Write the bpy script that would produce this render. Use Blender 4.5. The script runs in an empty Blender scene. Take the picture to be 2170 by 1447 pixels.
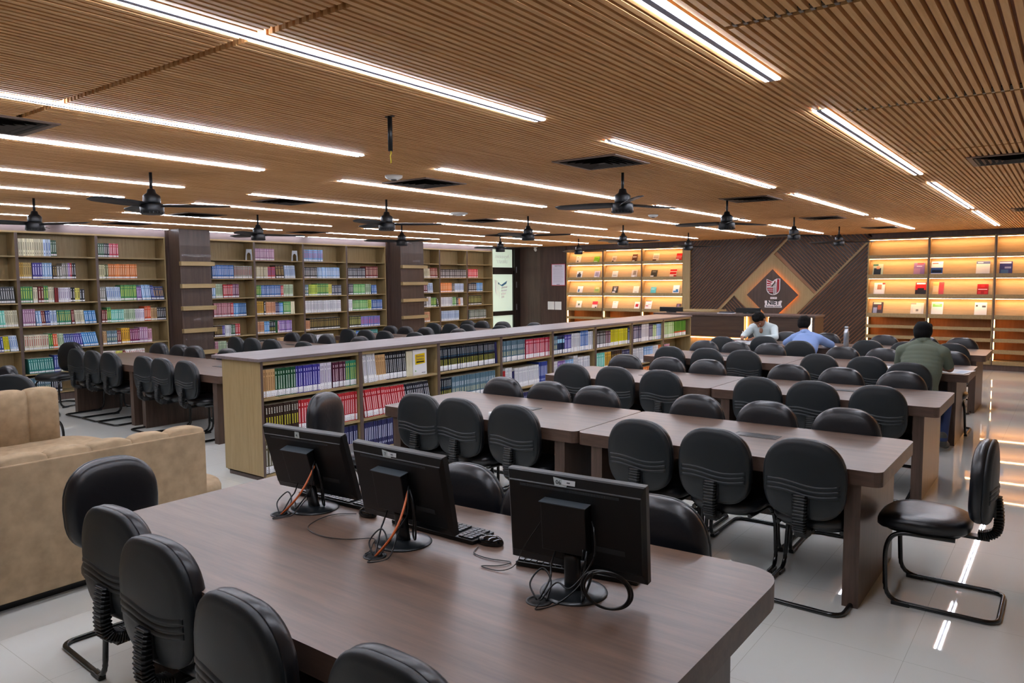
import bpy, bmesh, math, random
from mathutils import Vector, Matrix
random.seed(7)
SC = bpy.context.scene
COL = SC.collection
PI = math.pi
# ------------------------------------------------------------------ camera, world, exposure
cam_d = bpy.data.cameras.new('camera'); cam = bpy.data.objects.new('camera', cam_d); COL.objects.link(cam)
cam_d.sensor_width = 36.0; cam_d.lens = 1580.0 / 2170.0 * 36.0; cam_d.clip_end = 100; cam_d.clip_start = 0.05
YAW, PITCH, ROLL, EYE = -0.6462994, 0.0818892, 0.0075323, 1.75
_f = Vector((math.sin(YAW)*math.cos(PITCH), math.cos(YAW)*math.cos(PITCH), -math.sin(PITCH)))
_r = Vector((math.cos(YAW), -math.sin(YAW), 0)); _d = _f.cross(_r)
_r2 = _r*math.cos(ROLL) + _d*math.sin(ROLL); _d2 = -_r*math.sin(ROLL) + _d*math.cos(ROLL)
cam.matrix_world = Matrix(((_r2.x, -_d2.x, -_f.x, 0), (_r2.y, -_d2.y, -_f.y, 0), (_r2.z, -_d2.z, -_f.z, EYE), (0, 0, 0, 1)))
SC.camera = cam
w = bpy.data.worlds.new('world'); SC.world = w; w.use_nodes = True
w.node_tree.nodes['Background'].inputs[0].default_value = (0.6, 0.7, 0.8, 1)
w.node_tree.nodes['Background'].inputs[1].default_value = 0.02
SC.view_settings.view_transform = 'Standard'; SC.view_settings.look = 'None'
SC.view_settings.gamma = 1.0; SC.view_settings.use_curve_mapping = False
SC.view_settings.exposure = 0.12
SC.cycles.use_denoising = True
SC.cycles.max_bounces = 8; SC.cycles.diffuse_bounces = 5; SC.cycles.glossy_bounces = 4
SC.cycles.transmission_bounces = 6; SC.cycles.transparent_max_bounces = 8
SC.cycles.sample_clamp_indirect = 6.0
SC.cycles.caustics_reflective = False; SC.cycles.caustics_refractive = False
TUBE_POWER = 64.0      # ceiling tubes
LED_POWER = 32.0       # warm shelf strips

# ------------------------------------------------------------------ helpers
def lin(c):
    if isinstance(c, str):
        c = tuple(int(c[i:i+2], 16)/255 for i in (0, 2, 4))
    return tuple((x/12.92 if x <= 0.04045 else ((x+0.055)/1.055)**2.4) for x in c[:3])
def new_mat(name):
    m = bpy.data.materials.new(name); m.use_nodes = True
    nt = m.node_tree; return m, nt, nt.nodes['Principled BSDF']
def mat(name, col, rough=0.5, metal=0.0, spec=0.5, coat=0.0, bump=0.0, bscale=60.0, var=0.0):
    m, nt, b = new_mat(name); c = lin(col)
    b.inputs['Base Color'].default_value = (*c, 1); b.inputs['Roughness'].default_value = rough
    b.inputs['Metallic'].default_value = metal; b.inputs['Specular IOR Level'].default_value = spec
    b.inputs['Coat Weight'].default_value = coat
    tc = nt.nodes.new('ShaderNodeTexCoord')
    n = nt.nodes.new('ShaderNodeTexNoise'); n.inputs['Scale'].default_value = bscale; n.inputs['Detail'].default_value = 3
    nt.links.new(tc.outputs['Object'], n.inputs['Vector'])
    if bump:
        bp = nt.nodes.new('ShaderNodeBump'); bp.inputs['Strength'].default_value = bump; bp.inputs['Distance'].default_value = 0.004
        nt.links.new(n.outputs['Fac'], bp.inputs['Height']); nt.links.new(bp.outputs['Normal'], b.inputs['Normal'])
    if var:
        r = nt.nodes.new('ShaderNodeValToRGB'); r.color_ramp.elements[0].position = .3; r.color_ramp.elements[1].position = .7
        r.color_ramp.elements[0].color = (*[x*(1-var) for x in c], 1); r.color_ramp.elements[1].color = (*[min(1, x*(1+var)) for x in c], 1)
        nt.links.new(n.outputs['Fac'], r.inputs['Fac']); nt.links.new(r.outputs['Color'], b.inputs['Base Color'])
    return m
def wood(name, c1, c2, axis='Z', rough=0.4, scale=14.0, stretch=18.0, coat=0.0, spec=0.4, bump=0.02):
    """laminate with grain running along the given axis"""
    m, nt, b = new_mat(name)
    tc = nt.nodes.new('ShaderNodeTexCoord'); mp = nt.nodes.new('ShaderNodeMapping')
    s = [scale]*3; s['XYZ'.index(axis)] = scale/stretch
    mp.inputs['Scale'].default_value = s
    n = nt.nodes.new('ShaderNodeTexNoise'); n.inputs['Scale'].default_value = 1.0; n.inputs['Detail'].default_value = 6; n.inputs['Roughness'].default_value = .65
    n2 = nt.nodes.new('ShaderNodeTexNoise'); n2.inputs['Scale'].default_value = 5.0; n2.inputs['Detail'].default_value = 3
    mx = nt.nodes.new('ShaderNodeMath'); mx.operation = 'MULTIPLY_ADD'; mx.inputs[1].default_value = .35
    r = nt.nodes.new('ShaderNodeValToRGB'); r.color_ramp.elements[0].position = .42; r.color_ramp.elements[1].position = .85
    r.color_ramp.elements[0].color = (*lin(c1), 1); r.color_ramp.elements[1].color = (*lin(c2), 1)
    L = nt.links.new
    L(tc.outputs['Object'], mp.inputs['Vector']); L(mp.outputs['Vector'], n.inputs['Vector']); L(mp.outputs['Vector'], n2.inputs['Vector'])
    L(n2.outputs['Fac'], mx.inputs[0]); L(n.outputs['Fac'], mx.inputs[2]); L(mx.outputs[0], r.inputs['Fac']); L(r.outputs['Color'], b.inputs['Base Color'])
    b.inputs['Roughness'].default_value = rough; b.inputs['Coat Weight'].default_value = coat; b.inputs['Specular IOR Level'].default_value = spec
    if bump:
        bp = nt.nodes.new('ShaderNodeBump'); bp.inputs['Strength'].default_value = bump; bp.inputs['Distance'].default_value = .003
        L(n.outputs['Fac'], bp.inputs['Height']); L(bp.outputs['Normal'], b.inputs['Normal'])
    return m
def emit(name, col, power):
    m, nt, b = new_mat(name)
    b.inputs['Base Color'].default_value = (.8, .8, .8, 1)
    b.inputs['Emission Color'].default_value = (*lin(col), 1); b.inputs['Emission Strength'].default_value = power
    return m
def color_mat(name, rough=0.45):
    m, nt, b = new_mat(name); a = nt.nodes.new('ShaderNodeVertexColor'); a.layer_name = 'Col'
    nt.links.new(a.outputs['Color'], b.inputs['Base Color']); b.inputs['Roughness'].default_value = rough
    b.inputs['Specular IOR Level'].default_value = .3
    return m
class MB:
    """collects faces, links them as one mesh object"""
    def __init__(s): s.v = []; s.f = []; s.c = []; s.sm = []
    def quad(s, pts, col=None, smooth=False):
        i = len(s.v); s.v += [tuple(p) for p in pts]; s.f.append(tuple(range(i, i+len(pts)))); s.c.append(col); s.sm.append(smooth)
    def box(s, x0, y0, z0, x1, y1, z1, col=None, M=None):
        P = [(x0,y0,z0),(x1,y0,z0),(x1,y1,z0),(x0,y1,z0),(x0,y0,z1),(x1,y0,z1),(x1,y1,z1),(x0,y1,z1)]
        if M is not None: P = [tuple(M @ Vector(p)) for p in P]
        i = len(s.v); s.v += P
        for f in ((0,3,2,1),(4,5,6,7),(0,1,5,4),(1,2,6,5),(2,3,7,6),(3,0,4,7)):
            s.f.append(tuple(i+k for k in f)); s.c.append(col); s.sm.append(False)
        return s
    def prism(s, pts, z0, z1, col=None, M=None, smooth=False):
        n = len(pts); P = [(p[0], p[1], z0) for p in pts] + [(p[0], p[1], z1) for p in pts]
        if M is not None: P = [tuple(M @ Vector(p)) for p in P]
        i = len(s.v); s.v += P
        s.f.append(tuple(i+k for k in reversed(range(n)))); s.c.append(col); s.sm.append(False)
        s.f.append(tuple(i+n+k for k in range(n))); s.c.append(col); s.sm.append(False)
        for k in range(n):
            k2 = (k+1) % n; s.f.append((i+k, i+k2, i+n+k2, i+n+k)); s.c.append(col); s.sm.append(smooth)
        return s
    def rings(s, rings, closed=True, caps=True, col=None, smooth=True):
        n = len(rings[0]); i = len(s.v)
        for r in rings: s.v += [tuple(p) for p in r]
        for a in range(len(rings)-1):
            for k in range(n if closed else n-1):
                k2 = (k+1) % n
                s.f.append((i+a*n+k, i+a*n+k2, i+(a+1)*n+k2, i+(a+1)*n+k)); s.c.append(col); s.sm.append(smooth)
        if caps and closed:
            s.f.append(tuple(i+k for k in reversed(range(n)))); s.c.append(col); s.sm.append(False)
            s.f.append(tuple(i+(len(rings)-1)*n+k for k in range(n))); s.c.append(col); s.sm.append(False)
        return s
    def tube(s, pts, r, n=8, col=None, closed=False):
        pts = [Vector(p) for p in pts]; R = []
        up = Vector((0.13, 0.21, 0.97)); m = len(pts)
        for k, p in enumerate(pts):
            a = pts[k-1] if (k > 0 or closed) else p; b = pts[(k+1) % m] if (k < m-1 or closed) else p
            t = (b-a).normalized(); u = t.cross(up)
            if u.length < .05: u = t.cross(Vector((1, 0, 0)))
            u.normalize(); vv = t.cross(u); rr = r[k] if isinstance(r, (list, tuple)) else r
            R.append([p + (u*math.cos(2*PI*q/n) + vv*math.sin(2*PI*q/n))*rr for q in range(n)])
        if closed: R.append(R[0])
        return s.rings(R, caps=not closed, col=col)
    def lathe(s, prof, n=20, c=(0, 0, 0), col=None, smooth=True):
        R = [[(c[0]+r*math.cos(2*PI*q/n), c[1]+r*math.sin(2*PI*q/n), c[2]+z) for q in range(n)] for r, z in prof]
        return s.rings(R, col=col, smooth=smooth)
    def build(s, name, m, parent=None, loc=None, autosmooth=False, bevel=0):
        me = bpy.data.meshes.new(name); me.from_pydata(s.v, [], s.f); me.update()
        if any(c is not None for c in s.c):
            ca = me.color_attributes.new('Col', 'FLOAT_COLOR', 'CORNER'); buf = []
            for f, c in zip(s.f, s.c):
                cc = (*lin(c or 'ffffff'), 1.0)
                for _ in f: buf += cc
            ca.data.foreach_set('color', buf)
        me.polygons.foreach_set('use_smooth', s.sm)
        if isinstance(m, (list, tuple)):
            for q in m: me.materials.append(q)
        elif m is not None: me.materials.append(m)
        o = bpy.data.objects.new(name, me); COL.objects.link(o)
        if parent is not None: o.parent = parent
        if loc is not None: o.location = loc
        if bevel:
            b = o.modifiers.new('bevel', 'BEVEL'); b.width = bevel; b.segments = 2; b.limit_method = 'ANGLE'; b.angle_limit = math.radians(50)
        return o
def tag(o, label=None, cat=None, group=None, kind=None):
    if label: o['label'] = label
    if cat: o['category'] = cat
    if group: o['group'] = group
    if kind: o['kind'] = kind
    return o
def thing(name, label, cat, loc=(0, 0, 0), rz=0.0, group=None):
    o = bpy.data.objects.new(name, None); COL.objects.link(o); o.empty_display_size = .1
    o.location = loc; o.rotation_euler = (0, 0, rz)
    return tag(o, label, cat, group)
def struct(o): o['kind'] = 'structure'; return o
KIDS = {}
def kids(o):
    return [c for c in o.children]
def dup(root, loc, rz, label=None, group=None):
    r = root.copy(); COL.objects.link(r); r.location = loc; r.rotation_euler = (0, 0, rz)
    if label: r['label'] = label
    if group: r['group'] = group
    for ch in root.children:
        c = ch.copy(); COL.objects.link(c); c.parent = r
        for g in ch.children:
            d = g.copy(); COL.objects.link(d); d.parent = c
    return r
def boxo(name, m, x0, y0, z0, x1, y1, z1, parent=None, bevel=0):
    return MB().box(x0, y0, z0, x1, y1, z1).build(name, m, parent, bevel=bevel)
def bez(pts, n=8):
    """Catmull-Rom through points"""
    P = [Vector(p) for p in pts]; P = [2*P[0]-P[1]] + P + [2*P[-1]-P[-2]]; out = []
    for i in range(1, len(P)-2):
        for k in range(n):
            t = k/n; a, b, c, d = P[i-1], P[i], P[i+1], P[i+2]
            out.append(.5*((2*b) + (c-a)*t + (2*a-5*b+4*c-d)*t*t + (3*b-a-3*c+d)*t**3))
    out.append(P[-2]); return out
def fillet(pts, r, n=6, closed=False):
    """round the inner corners of a polyline"""
    P = [Vector(p) for p in pts]; out = []; m = len(P)
    for i, p in enumerate(P):
        if not closed and i in (0, m-1): out.append(p); continue
        a = P[i-1]; b = P[(i+1) % m]; rr = r[i] if isinstance(r, (list, tuple)) else r
        da = (a-p); db = (b-p); la = min(rr, da.length*.49); lb = min(rr, db.length*.49)
        p0 = p+da.normalized()*la; p1 = p+db.normalized()*lb
        for k in range(n+1):
            t = k/n; out.append(p0*(1-t)**2 + p*2*t*(1-t) + p1*t*t)
    return out
def text(name, s, m, size, M, parent=None, extrude=.0015, align='CENTER', bold=0.0):
    cu = bpy.data.curves.new(name, 'FONT'); cu.body = s; cu.size = size; cu.extrude = extrude; cu.align_x = align; cu.align_y = 'CENTER'; cu.offset = bold*size
    cu.materials.append(m); cu.resolution_u = 3
    tmp = bpy.data.objects.new(name, cu); COL.objects.link(tmp)
    me = bpy.data.meshes.new_from_object(tmp.evaluated_get(bpy.context.evaluated_depsgraph_get())); me.name = name
    bpy.data.objects.remove(tmp); bpy.data.curves.remove(cu)
    o = bpy.data.objects.new(name, me); COL.objects.link(o)
    if parent is not None: o.parent = parent
    o.matrix_local = M; return o
ORD = ['first', 'second', 'third', 'fourth', 'fifth', 'sixth', 'seventh', 'eighth', 'ninth', 'tenth', 'eleventh']

# ------------------------------------------------------------------ materials
M_top = wood('table_laminate', '44342b', '6c5444', 'X', rough=.37, scale=16, stretch=14, spec=.8, bump=0)
M_edge = wood('table_edge_laminate', '3a2a22', '59453a', 'X', rough=.4, scale=16, stretch=10, bump=0)
M_leg = wood('table_leg_laminate', '35281f', '54433a', 'Z', rough=.35, scale=22, stretch=16)
M_beige = wood('beige_laminate', '86724b', '9c8760', 'Z', rough=.45, scale=30, stretch=14, bump=.01)
M_beigeh = wood('beige_laminate_horizontal', '86724b', '9c8760', 'Y', rough=.45, scale=30, stretch=14, bump=.01)
M_stile = wood('dark_stile_laminate', '43352f', '5a4a43', 'Z', rough=.4, scale=30, stretch=14)
M_greytop = wood('grey_worktop_laminate', '5c514c', '74696a', 'Y', rough=.38, scale=16, stretch=14, bump=0)
M_walld = wood('dark_wall_veneer', '31231f', '4a3932', 'Z', rough=.4, scale=26, stretch=20)
M_walld2 = wood('brown_wall_veneer', '3d302a', '524239', 'Z', rough=.38, scale=26, stretch=20)
M_slatc = wood('ceiling_slat_wood', 'cf955a', 'eabb80', 'Y', rough=.5, scale=22, stretch=16)
M_back = mat('ceiling_backing', '8a5230', .7, var=.1)
M_slatd = wood('diagonal_batten_veneer', '261a15', '3c2b21', 'X', rough=.42, scale=20, stretch=3)
M_slatb = mat('batten_backing', '94694a', .6)
M_leather = mat('dark_leather', '111216', .33, spec=.55, bump=.25, bscale=38)
M_shell = mat('chair_shell_plastic', '13181b', .45, spec=.45, bump=.05, bscale=300)
M_bellow = mat('rubber_bellows', '0f1011', .42)
M_tube = mat('black_steel_tube', '0c0d0e', .22, spec=.6, bump=.1, bscale=90)
M_black = mat('black_plastic', '0a0b0c', .4)
M_blackg = mat('black_gloss_plastic', '0b0c0d', .12, spec=.6)
M_blackm = mat('fan_black_metal', '191b1e', .38, metal=.3)
M_suede = mat('suede_fabric', 'a08a6e', .95, spec=.15, bump=.15, bscale=14, var=.16)
M_white = mat('white_plastic', 'd9dad6', .4)
M_tube_e = emit('tube_light', 'e6eeff', TUBE_POWER)
M_cove = emit('cove_light', 'e6eeff', TUBE_POWER*.45)
M_led = emit('warm_led', 'ffc48a', LED_POWER)
M_ledv = emit('warm_led_vertical', 'ffb468', 45.0)
M_col = color_mat('printed_paper')
M_colg = color_mat('printed_cover', .3)
M_steel = mat('brushed_steel', 'b4bac0', .3, metal=.85)
M_orange = mat('orange_cable', 'c4602c', .5)
M_metalg = mat('grey_metal_clip', '9a958c', .4, metal=.6)
M_grille = mat('diffuser_black', '342b26', .5)
# floor: large glossy vitrified tiles
m, nt, b = new_mat('glossy_tile_floor'); M_floor = m
tc = nt.nodes.new('ShaderNodeTexCoord'); sep = nt.nodes.new('ShaderNodeSeparateXYZ'); nt.links.new(tc.outputs['Object'], sep.inputs[0])
def _line(out, off):
    a = nt.nodes.new('ShaderNodeMath'); a.operation = 'ADD'; a.inputs[1].default_value = off; nt.links.new(out, a.inputs[0])
    c = nt.nodes.new('ShaderNodeMath'); c.operation = 'PINGPONG'; c.inputs[1].default_value = .3; nt.links.new(a.outputs[0], c.inputs[0])
    g = nt.nodes.new('ShaderNodeMath'); g.operation = 'LESS_THAN'; g.inputs[1].default_value = .0012; nt.links.new(c.outputs[0], g.inputs[0]); return g
g1 = _line(sep.outputs['X'], 12.555); g2 = _line(sep.outputs['Y'], 12-3.69+.6*2 - .6)
mxx = nt.nodes.new('ShaderNodeMath'); mxx.operation = 'MAXIMUM'; nt.links.new(g1.outputs[0], mxx.inputs[0]); nt.links.new(g2.outputs[0], mxx.inputs[1])
nz = nt.nodes.new('ShaderNodeTexNoise'); nz.inputs['Scale'].default_value = 1.2; nz.inputs['Detail'].default_value = 5; nt.links.new(tc.outputs['Object'], nz.inputs['Vector'])
rp = nt.nodes.new('ShaderNodeValToRGB'); rp.color_ramp.elements[0].color = (*lin('d2d2c6'), 1); rp.color_ramp.elements[1].color = (*lin('dededa'), 1)
nt.links.new(nz.outputs['Fac'], rp.inputs['Fac'])
mi = nt.nodes.new('ShaderNodeMix'); mi.data_type = 'RGBA'; nt.links.new(mxx.outputs[0], mi.inputs['Factor']); nt.links.new(rp.outputs['Color'], mi.inputs[6]); mi.inputs[7].default_value = (*lin('b4b4a8'), 1)
nt.links.new(mi.outputs[2], b.inputs['Base Color']); b.inputs['Roughness'].default_value = .025; b.inputs['Specular IOR Level'].default_value = .65; b.inputs['Coat Weight'].default_value = .3; b.inputs['Coat Roughness'].default_value = .01

# ------------------------------------------------------------------ room shell
XW, YF, XR, YB, H = -12.15, 16.48, 2.6, -2.4, 2.635
struct(boxo('floor', M_floor, -12.6, YB, -.1, XR, 17.0, 0))
struct(boxo('wall_left', M_walld, -12.62, YB, 0, -12.47, 17.0, 2.9))
struct(boxo('wall_right', mat('pale_wall_paint', 'b9b4aa', .8), XR, YB, 0, XR+.15, 17.0, 2.9))
struct(boxo('wall_back', mat('back_wall_paint', 'a8a298', .8), -12.6, YB-.15, 0, XR, YB, 2.9))
struct(boxo('wall_far', M_walld, -12.6, 16.86, 0, XR, 17.0, 2.9))
# ceiling: wooden slats running along the room on a brown backing
c = MB()
PIT, SW, SD = .0377, .0225, .026
n = int((XR+12.3)/PIT)
for i in range(n):
    x = -12.3 + i*PIT; cuts = [YB]
    if x > -1.03: cuts += [2.64, 4.35 - (x+1.03)*.0, 6.06, 8.9, 11.9]
    if -5.3 < x < -1.9: cuts += [1.66]
    cuts += [17.0]
    for a, bb in zip(cuts[:-1], cuts[1:]):
        a2 = a + (.018 if a != YB else 0); b2 = bb - (.018 if bb != 17.0 else 0)
        z0 = H + random.uniform(-.0006, .0006)
        i0 = len(c.v); c.v += [(x, a2, z0), (x+SW, a2, z0), (x+SW, b2, z0), (x, b2, z0), (x, a2, z0+SD), (x+SW, a2, z0+SD), (x+SW, b2, z0+SD), (x, b2, z0+SD)]
        for f in ((0,3,2,1),(0,1,5,4),(1,2,6,5),(2,3,7,6),(3,0,4,7)): c.f.append(tuple(i0+k for k in f)); c.c.append(None); c.sm.append(False)
ceil = struct(c.build('ceiling', M_slatc))
bk = boxo('ceiling_backing', M_back, -12.6, YB, H+SD+.001, XR, 17.0, H+.1, ceil)
cl = MB()
for x in [-12.3+i*PIT for i in range(n)]:
    if -1.03 < x < .6:
        for y in (2.64, 4.35): cl.box(x+SW+.001, y-.012, H+.002, x+PIT-.001, y+.012, H+SD)
cl.build('joint_clips', M_metalg, ceil)
jg = MB()
for y, x0, x1 in ((2.64, -1.02, XR), (4.35, -1.02, XR), (6.06, -1.02, XR), (8.9, -1.02, XR), (11.9, -1.02, XR), (1.66, -5.3, -1.9)): jg.box(x0, y-.017, H+SD-.003, x1, y+.017, H+SD) if y != 1.66 else jg.box(x0, y-.006, H+SD-.003, x1, y+.006, H+SD)
jg.build('joint_shade_strips', mat('joint_shade_black', '0c0907', .8), ceil)  # black strips added above the seams, painting the shade inside the joints

# left wall: bookcase fascia, columns with leaning racks, glass door
F = 0
def trim(x0, y0, z0, x1, y1, z1, m):
    global F; F += 1
    return struct(boxo('trim_%d' % F, m, x0, y0, z0, x1, y1, z1))
M_fascia = wood('fascia_laminate', '6d6060', '80716f', 'Y', rough=.5, scale=20, stretch=10)
for y0, y1 in ((2.0, 6.55), (7.12, 11.55), (12.18, 15.30)):
    trim(-12.47, y0, 2.512, -12.16, y1, H, M_fascia)
for k, (y0, y1) in enumerate(((6.575, 7.125), (11.62, 12.34))):
    o = boxo('column', M_walld2, -12.47, y0, 0, -11.8, y1, H+.0); struct(o); o.name = 'wall_column' + ('' if k == 0 else '.001')
for y0, y1 in ((6.53, 6.575), (7.125, 7.13), (11.53, 11.62), (12.34, 12.36)):
    trim(-12.47, y0, 0, -12.12, y1, H, M_walld)
# piece of far wall left of the lit shelves
struct(boxo('wall_far_panel', M_walld2, -12.47, 16.48, 0, -11.46, 16.86, H)); 
struct(boxo('wall_far_recess', M_walld, -11.46, 16.485, 0, -10.66, 16.86, H))
trim(-10.66, 16.52, 2.515, -7.2, 16.86, H, M_walld)
trim(-3.40, 16.52, 2.535, XR, 16.86, H, M_walld)
# glass door in the left wall
M_frost = emit('self_glowing_frosted_glass', 'cfe0cc', .55)  # pane glows by itself, in place of light coming through from behind
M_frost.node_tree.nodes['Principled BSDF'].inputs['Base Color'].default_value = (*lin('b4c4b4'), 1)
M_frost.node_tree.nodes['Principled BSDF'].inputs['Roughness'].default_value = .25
d = thing('door_1', None, None); struct(d)
fr = MB()
fr.box(-12.47, 16.19, 0, -12.10, 16.40, H); fr.box(-12.47, 15.30, 2.575, -12.12, 16.20, H); fr.box(-12.47, 16.40, 0, -12.14, 16.48, H)
fr.build('door_frame', mat('dark_bronze_frame', '1d1612', .4), d)
rails = MB(); rails.box(-12.2, 15.31, 1.91, -12.12, 16.19, 2.09); rails.box(-12.2, 15.31, .82, -12.12, 16.17, .935); rails.box(-12.2, 16.15, 0, -12.12, 16.19, 2.0)
rails.box(-12.2, 15.31, 0, -12.12, 16.17, .1)
rails.build('door_rails', bpy.data.materials['dark_bronze_frame'], d)
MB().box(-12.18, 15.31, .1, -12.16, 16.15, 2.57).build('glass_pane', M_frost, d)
M_fw = mat('etched_white', 'e6efe6', .5); M_fb = mat('etched_blue', '4f7f9c', .5)
def Mx(x, y, z, mirror=True):   # text plane facing +X (towards the room); mirrored = read from outside
    c1 = Vector((0, 1 if not mirror else -1, 0)); return Matrix(((0, 0, 1, x), (c1.y, 0, 0, y), (0, 1, 0, z), (0, 0, 0, 1)))
text('etched_name', 'Aryabhatt', M_fw, .15, Mx(-12.157, 15.72, 2.38), d)
text('etched_word', 'LIBRARY', M_fw, .13, Mx(-12.157, 15.72, 2.24), d)
lg = MB()
def shield(cx, cz, w, h):
    pts = [(-.5, .5), (-.5, -.12)] + [(-.5*math.cos(t), -.12-.38*math.sin(t)) for t in [k*PI/2/7 for k in range(1, 8)]] + [(.5*math.sin(t), -.12-.38*math.cos(t)) for t in [k*PI/2/7 for k in range(1, 8)]] + [(.5, .5)]
    return [(cx+a*w, cz+b_*h) for a, b_ in pts]
def door_poly(pts, mb, x=-12.158): mb.prism([(p[0], p[1]) for p in pts], 0, .001, M=Matrix(((0, 0, 1, x), (1, 0, 0, 0), (0, 1, 0, 0), (0, 0, 0, 1))))
DC, DZ = 15.68, 1.50
for k in range(3): door_poly([(DC-.20+k*.045, DZ+.25-.05*k), (DC-.18+k*.045, DZ+.25-.05*k), (DC-.18+k*.045, DZ-.12-.06*k), (DC-.20+k*.045, DZ-.10-.06*k)], lg)
door_poly([(DC-.30, DZ+.26), (DC-.22, DZ+.26), (DC-.22, DZ-.15), (DC-.27, DZ-.08), (DC-.30, DZ+.05)], lg)
for k in range(4): door_poly([(DC-.02, DZ+.08-k*.085), (DC+.25-.02*k*k*.8, DZ+.10-k*.085), (DC+.24-.02*k*k*.8, DZ+.05-k*.085), (DC-.02, DZ+.03-k*.085)], lg)
lg.build('etched_shield', M_fw, d)
bw = MB(); door_poly([(DC-.12, DZ+.18), (DC-.02, DZ+.13), (DC+.24, DZ+.24), (DC+.2, DZ+.16), (DC+.02, DZ+.09), (DC-.08, DZ+.13)], bw); door_poly([(DC-.13+.03*math.cos(t*.785), DZ+.17+.03*math.sin(t*.785)) for t in range(8)], bw)
bw.build('etched_wing', M_fb, d)
hinge = MB()
for z in (1.95, 1.55, .95): hinge.box(-12.105, 16.25, z, -12.09, 16.27, z+.16)
hinge.build('door_hinges', M_steel, d)
# ------------------------------------------------------------------ feature wall with diagonal battens
fw = boxo('wall_feature', M_slatb, -7.2, 16.54, 0, -3.39, 16.86, H); struct(fw)
def clip(poly, p, d):
    t0, t1 = -1e9, 1e9; n = len(poly)
    if sum(poly[i-1][0]*poly[i][1]-poly[i][0]*poly[i-1][1] for i in range(n)) < 0: poly = poly[::-1]
    for i in range(n):
        a, b_ = poly[i], poly[(i+1) % n]; nx, nz = -(b_[1]-a[1]), (b_[0]-a[0])
        den = nx*d[0]+nz*d[1]; num = nx*(a[0]-p[0])+nz*(a[1]-p[1])
        if abs(den) < 1e-9:
            if num > 0: return None
            continue
        t = num/den
        if den > 0: t0 = max(t0, t)
        else: t1 = min(t1, t)
    return (t0, t1) if t1 > t0+.01 else None
def battens(mb, poly, d, pitch=.058, wd=.036, dep=.02):
    d = Vector(d).normalized(); nn = Vector((-d.y, d.x)); vals = [Vector(q).dot(nn) for q in poly]
    s = min(vals)
    while s < max(vals):
        p = nn*s; r = clip(poly, p, d)
        if r:
            a, b_ = p+d*r[0], p+d*r[1]; e = nn*wd/2
            i = len(mb.v); y0, y1 = 16.54-dep, 16.54
            for y in (y0, y1): mb.v += [(a.x-e.x, y, a.y-e.y), (b_.x-e.x, y, b_.y-e.y), (b_.x+e.x, y, b_.y+e.y), (a.x+e.x, y, a.y+e.y)]
            for f in ((0,1,2,3),(7,6,5,4),(0,4,5,1),(1,5,6,2),(2,6,7,3),(3,7,4,0)): mb.f.append(tuple(i+k for k in f)); mb.c.append(None); mb.sm.append(False)
        s += pitch
T1 = lambda z: -6.556 + (z-.979)*.9655; T2 = lambda z: -4.796 + (z-.984)*.9412
bt = MB()
battens(bt, [(-7.2, .345), (T1(H)-.03, H), (-7.2, H)], (1, 1.03))
battens(bt, [(T2(0)+.03, 0), (-3.39, 0), (-3.39, 2.44), (T2(2.44)+.03, 2.44)], (1, 1.05))
# middle band runs the other way, above and below the big lozenge
cxl, czl, R = -5.28, 1.39, .885
battens(bt, [(cxl+.03, czl+R+.03), (cxl+R+.03, czl+.03), (T2(H)-.03, H), (T1(H)+.03, H)], (1, -1.03))
battens(bt, [(T1(0)+.03, 0), (T2(0)-.03, 0), (cxl-.03, czl-R-.03), (cxl-R-.03, czl-.03)], (1, -1.03))
tb = bt.build('battens', M_slatd, fw)
tr = MB()
def strip(mb, a, b_, wd, y0, y1):
    d = Vector((b_[0]-a[0], b_[1]-a[1])).normalized(); e = Vector((-d.y, d.x))*wd/2
    P = [(a[0]-e.x, a[1]-e.y), (b_[0]-e.x, b_[1]-e.y), (b_[0]+e.x, b_[1]+e.y), (a[0]+e.x, a[1]+e.y)]
    i = len(mb.v)
    for y in (y0, y1): mb.v += [(q[0], y, q[1]) for q in P]
    for f in ((0,1,2,3),(7,6,5,4),(0,4,5,1),(1,5,6,2),(2,6,7,3),(3,7,4,0)): mb.f.append(tuple(i+k for k in f)); mb.c.append(None); mb.sm.append(False)
strip(tr, (T1(0), 0), (T1(H-.02), H-.02), .04, 16.505, 16.54)
strip(tr, (T2(0), 0), (T2(2.5), 2.5), .04, 16.505, 16.54)
tr.build('oak_strips', M_beige, fw)
# lozenges
def XZ(y): return Matrix(((1, 0, 0, 0), (0, 0, -1, y), (0, 1, 0, 0), (0, 0, 0, 1)))   # (x, y_in)->x,z ; extrude towards the room
lz = thing('lozenge_sign', 'large oak lozenge panel with red shield emblem on the diagonal batten wall', 'sign', (cxl, 16.5, czl))
def P(mb, pts, y0, y1, col=None):   # polygon in x,z (local), between depths
    n = len(pts); i = len(mb.v)
    mb.v += [(p[0], y0, p[1]) for p in pts] + [(p[0], y1, p[1]) for p in pts]
    mb.f.append(tuple(i+k for k in range(n))); mb.f.append(tuple(i+n+k for k in reversed(range(n)))); mb.c += [col, col]; mb.sm += [False, False]
    for k in range(n):
        k2 = (k+1) % n; mb.f.append((i+k, i+n+k, i+n+k2, i+k2)); mb.c.append(col); mb.sm.append(False)
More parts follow.
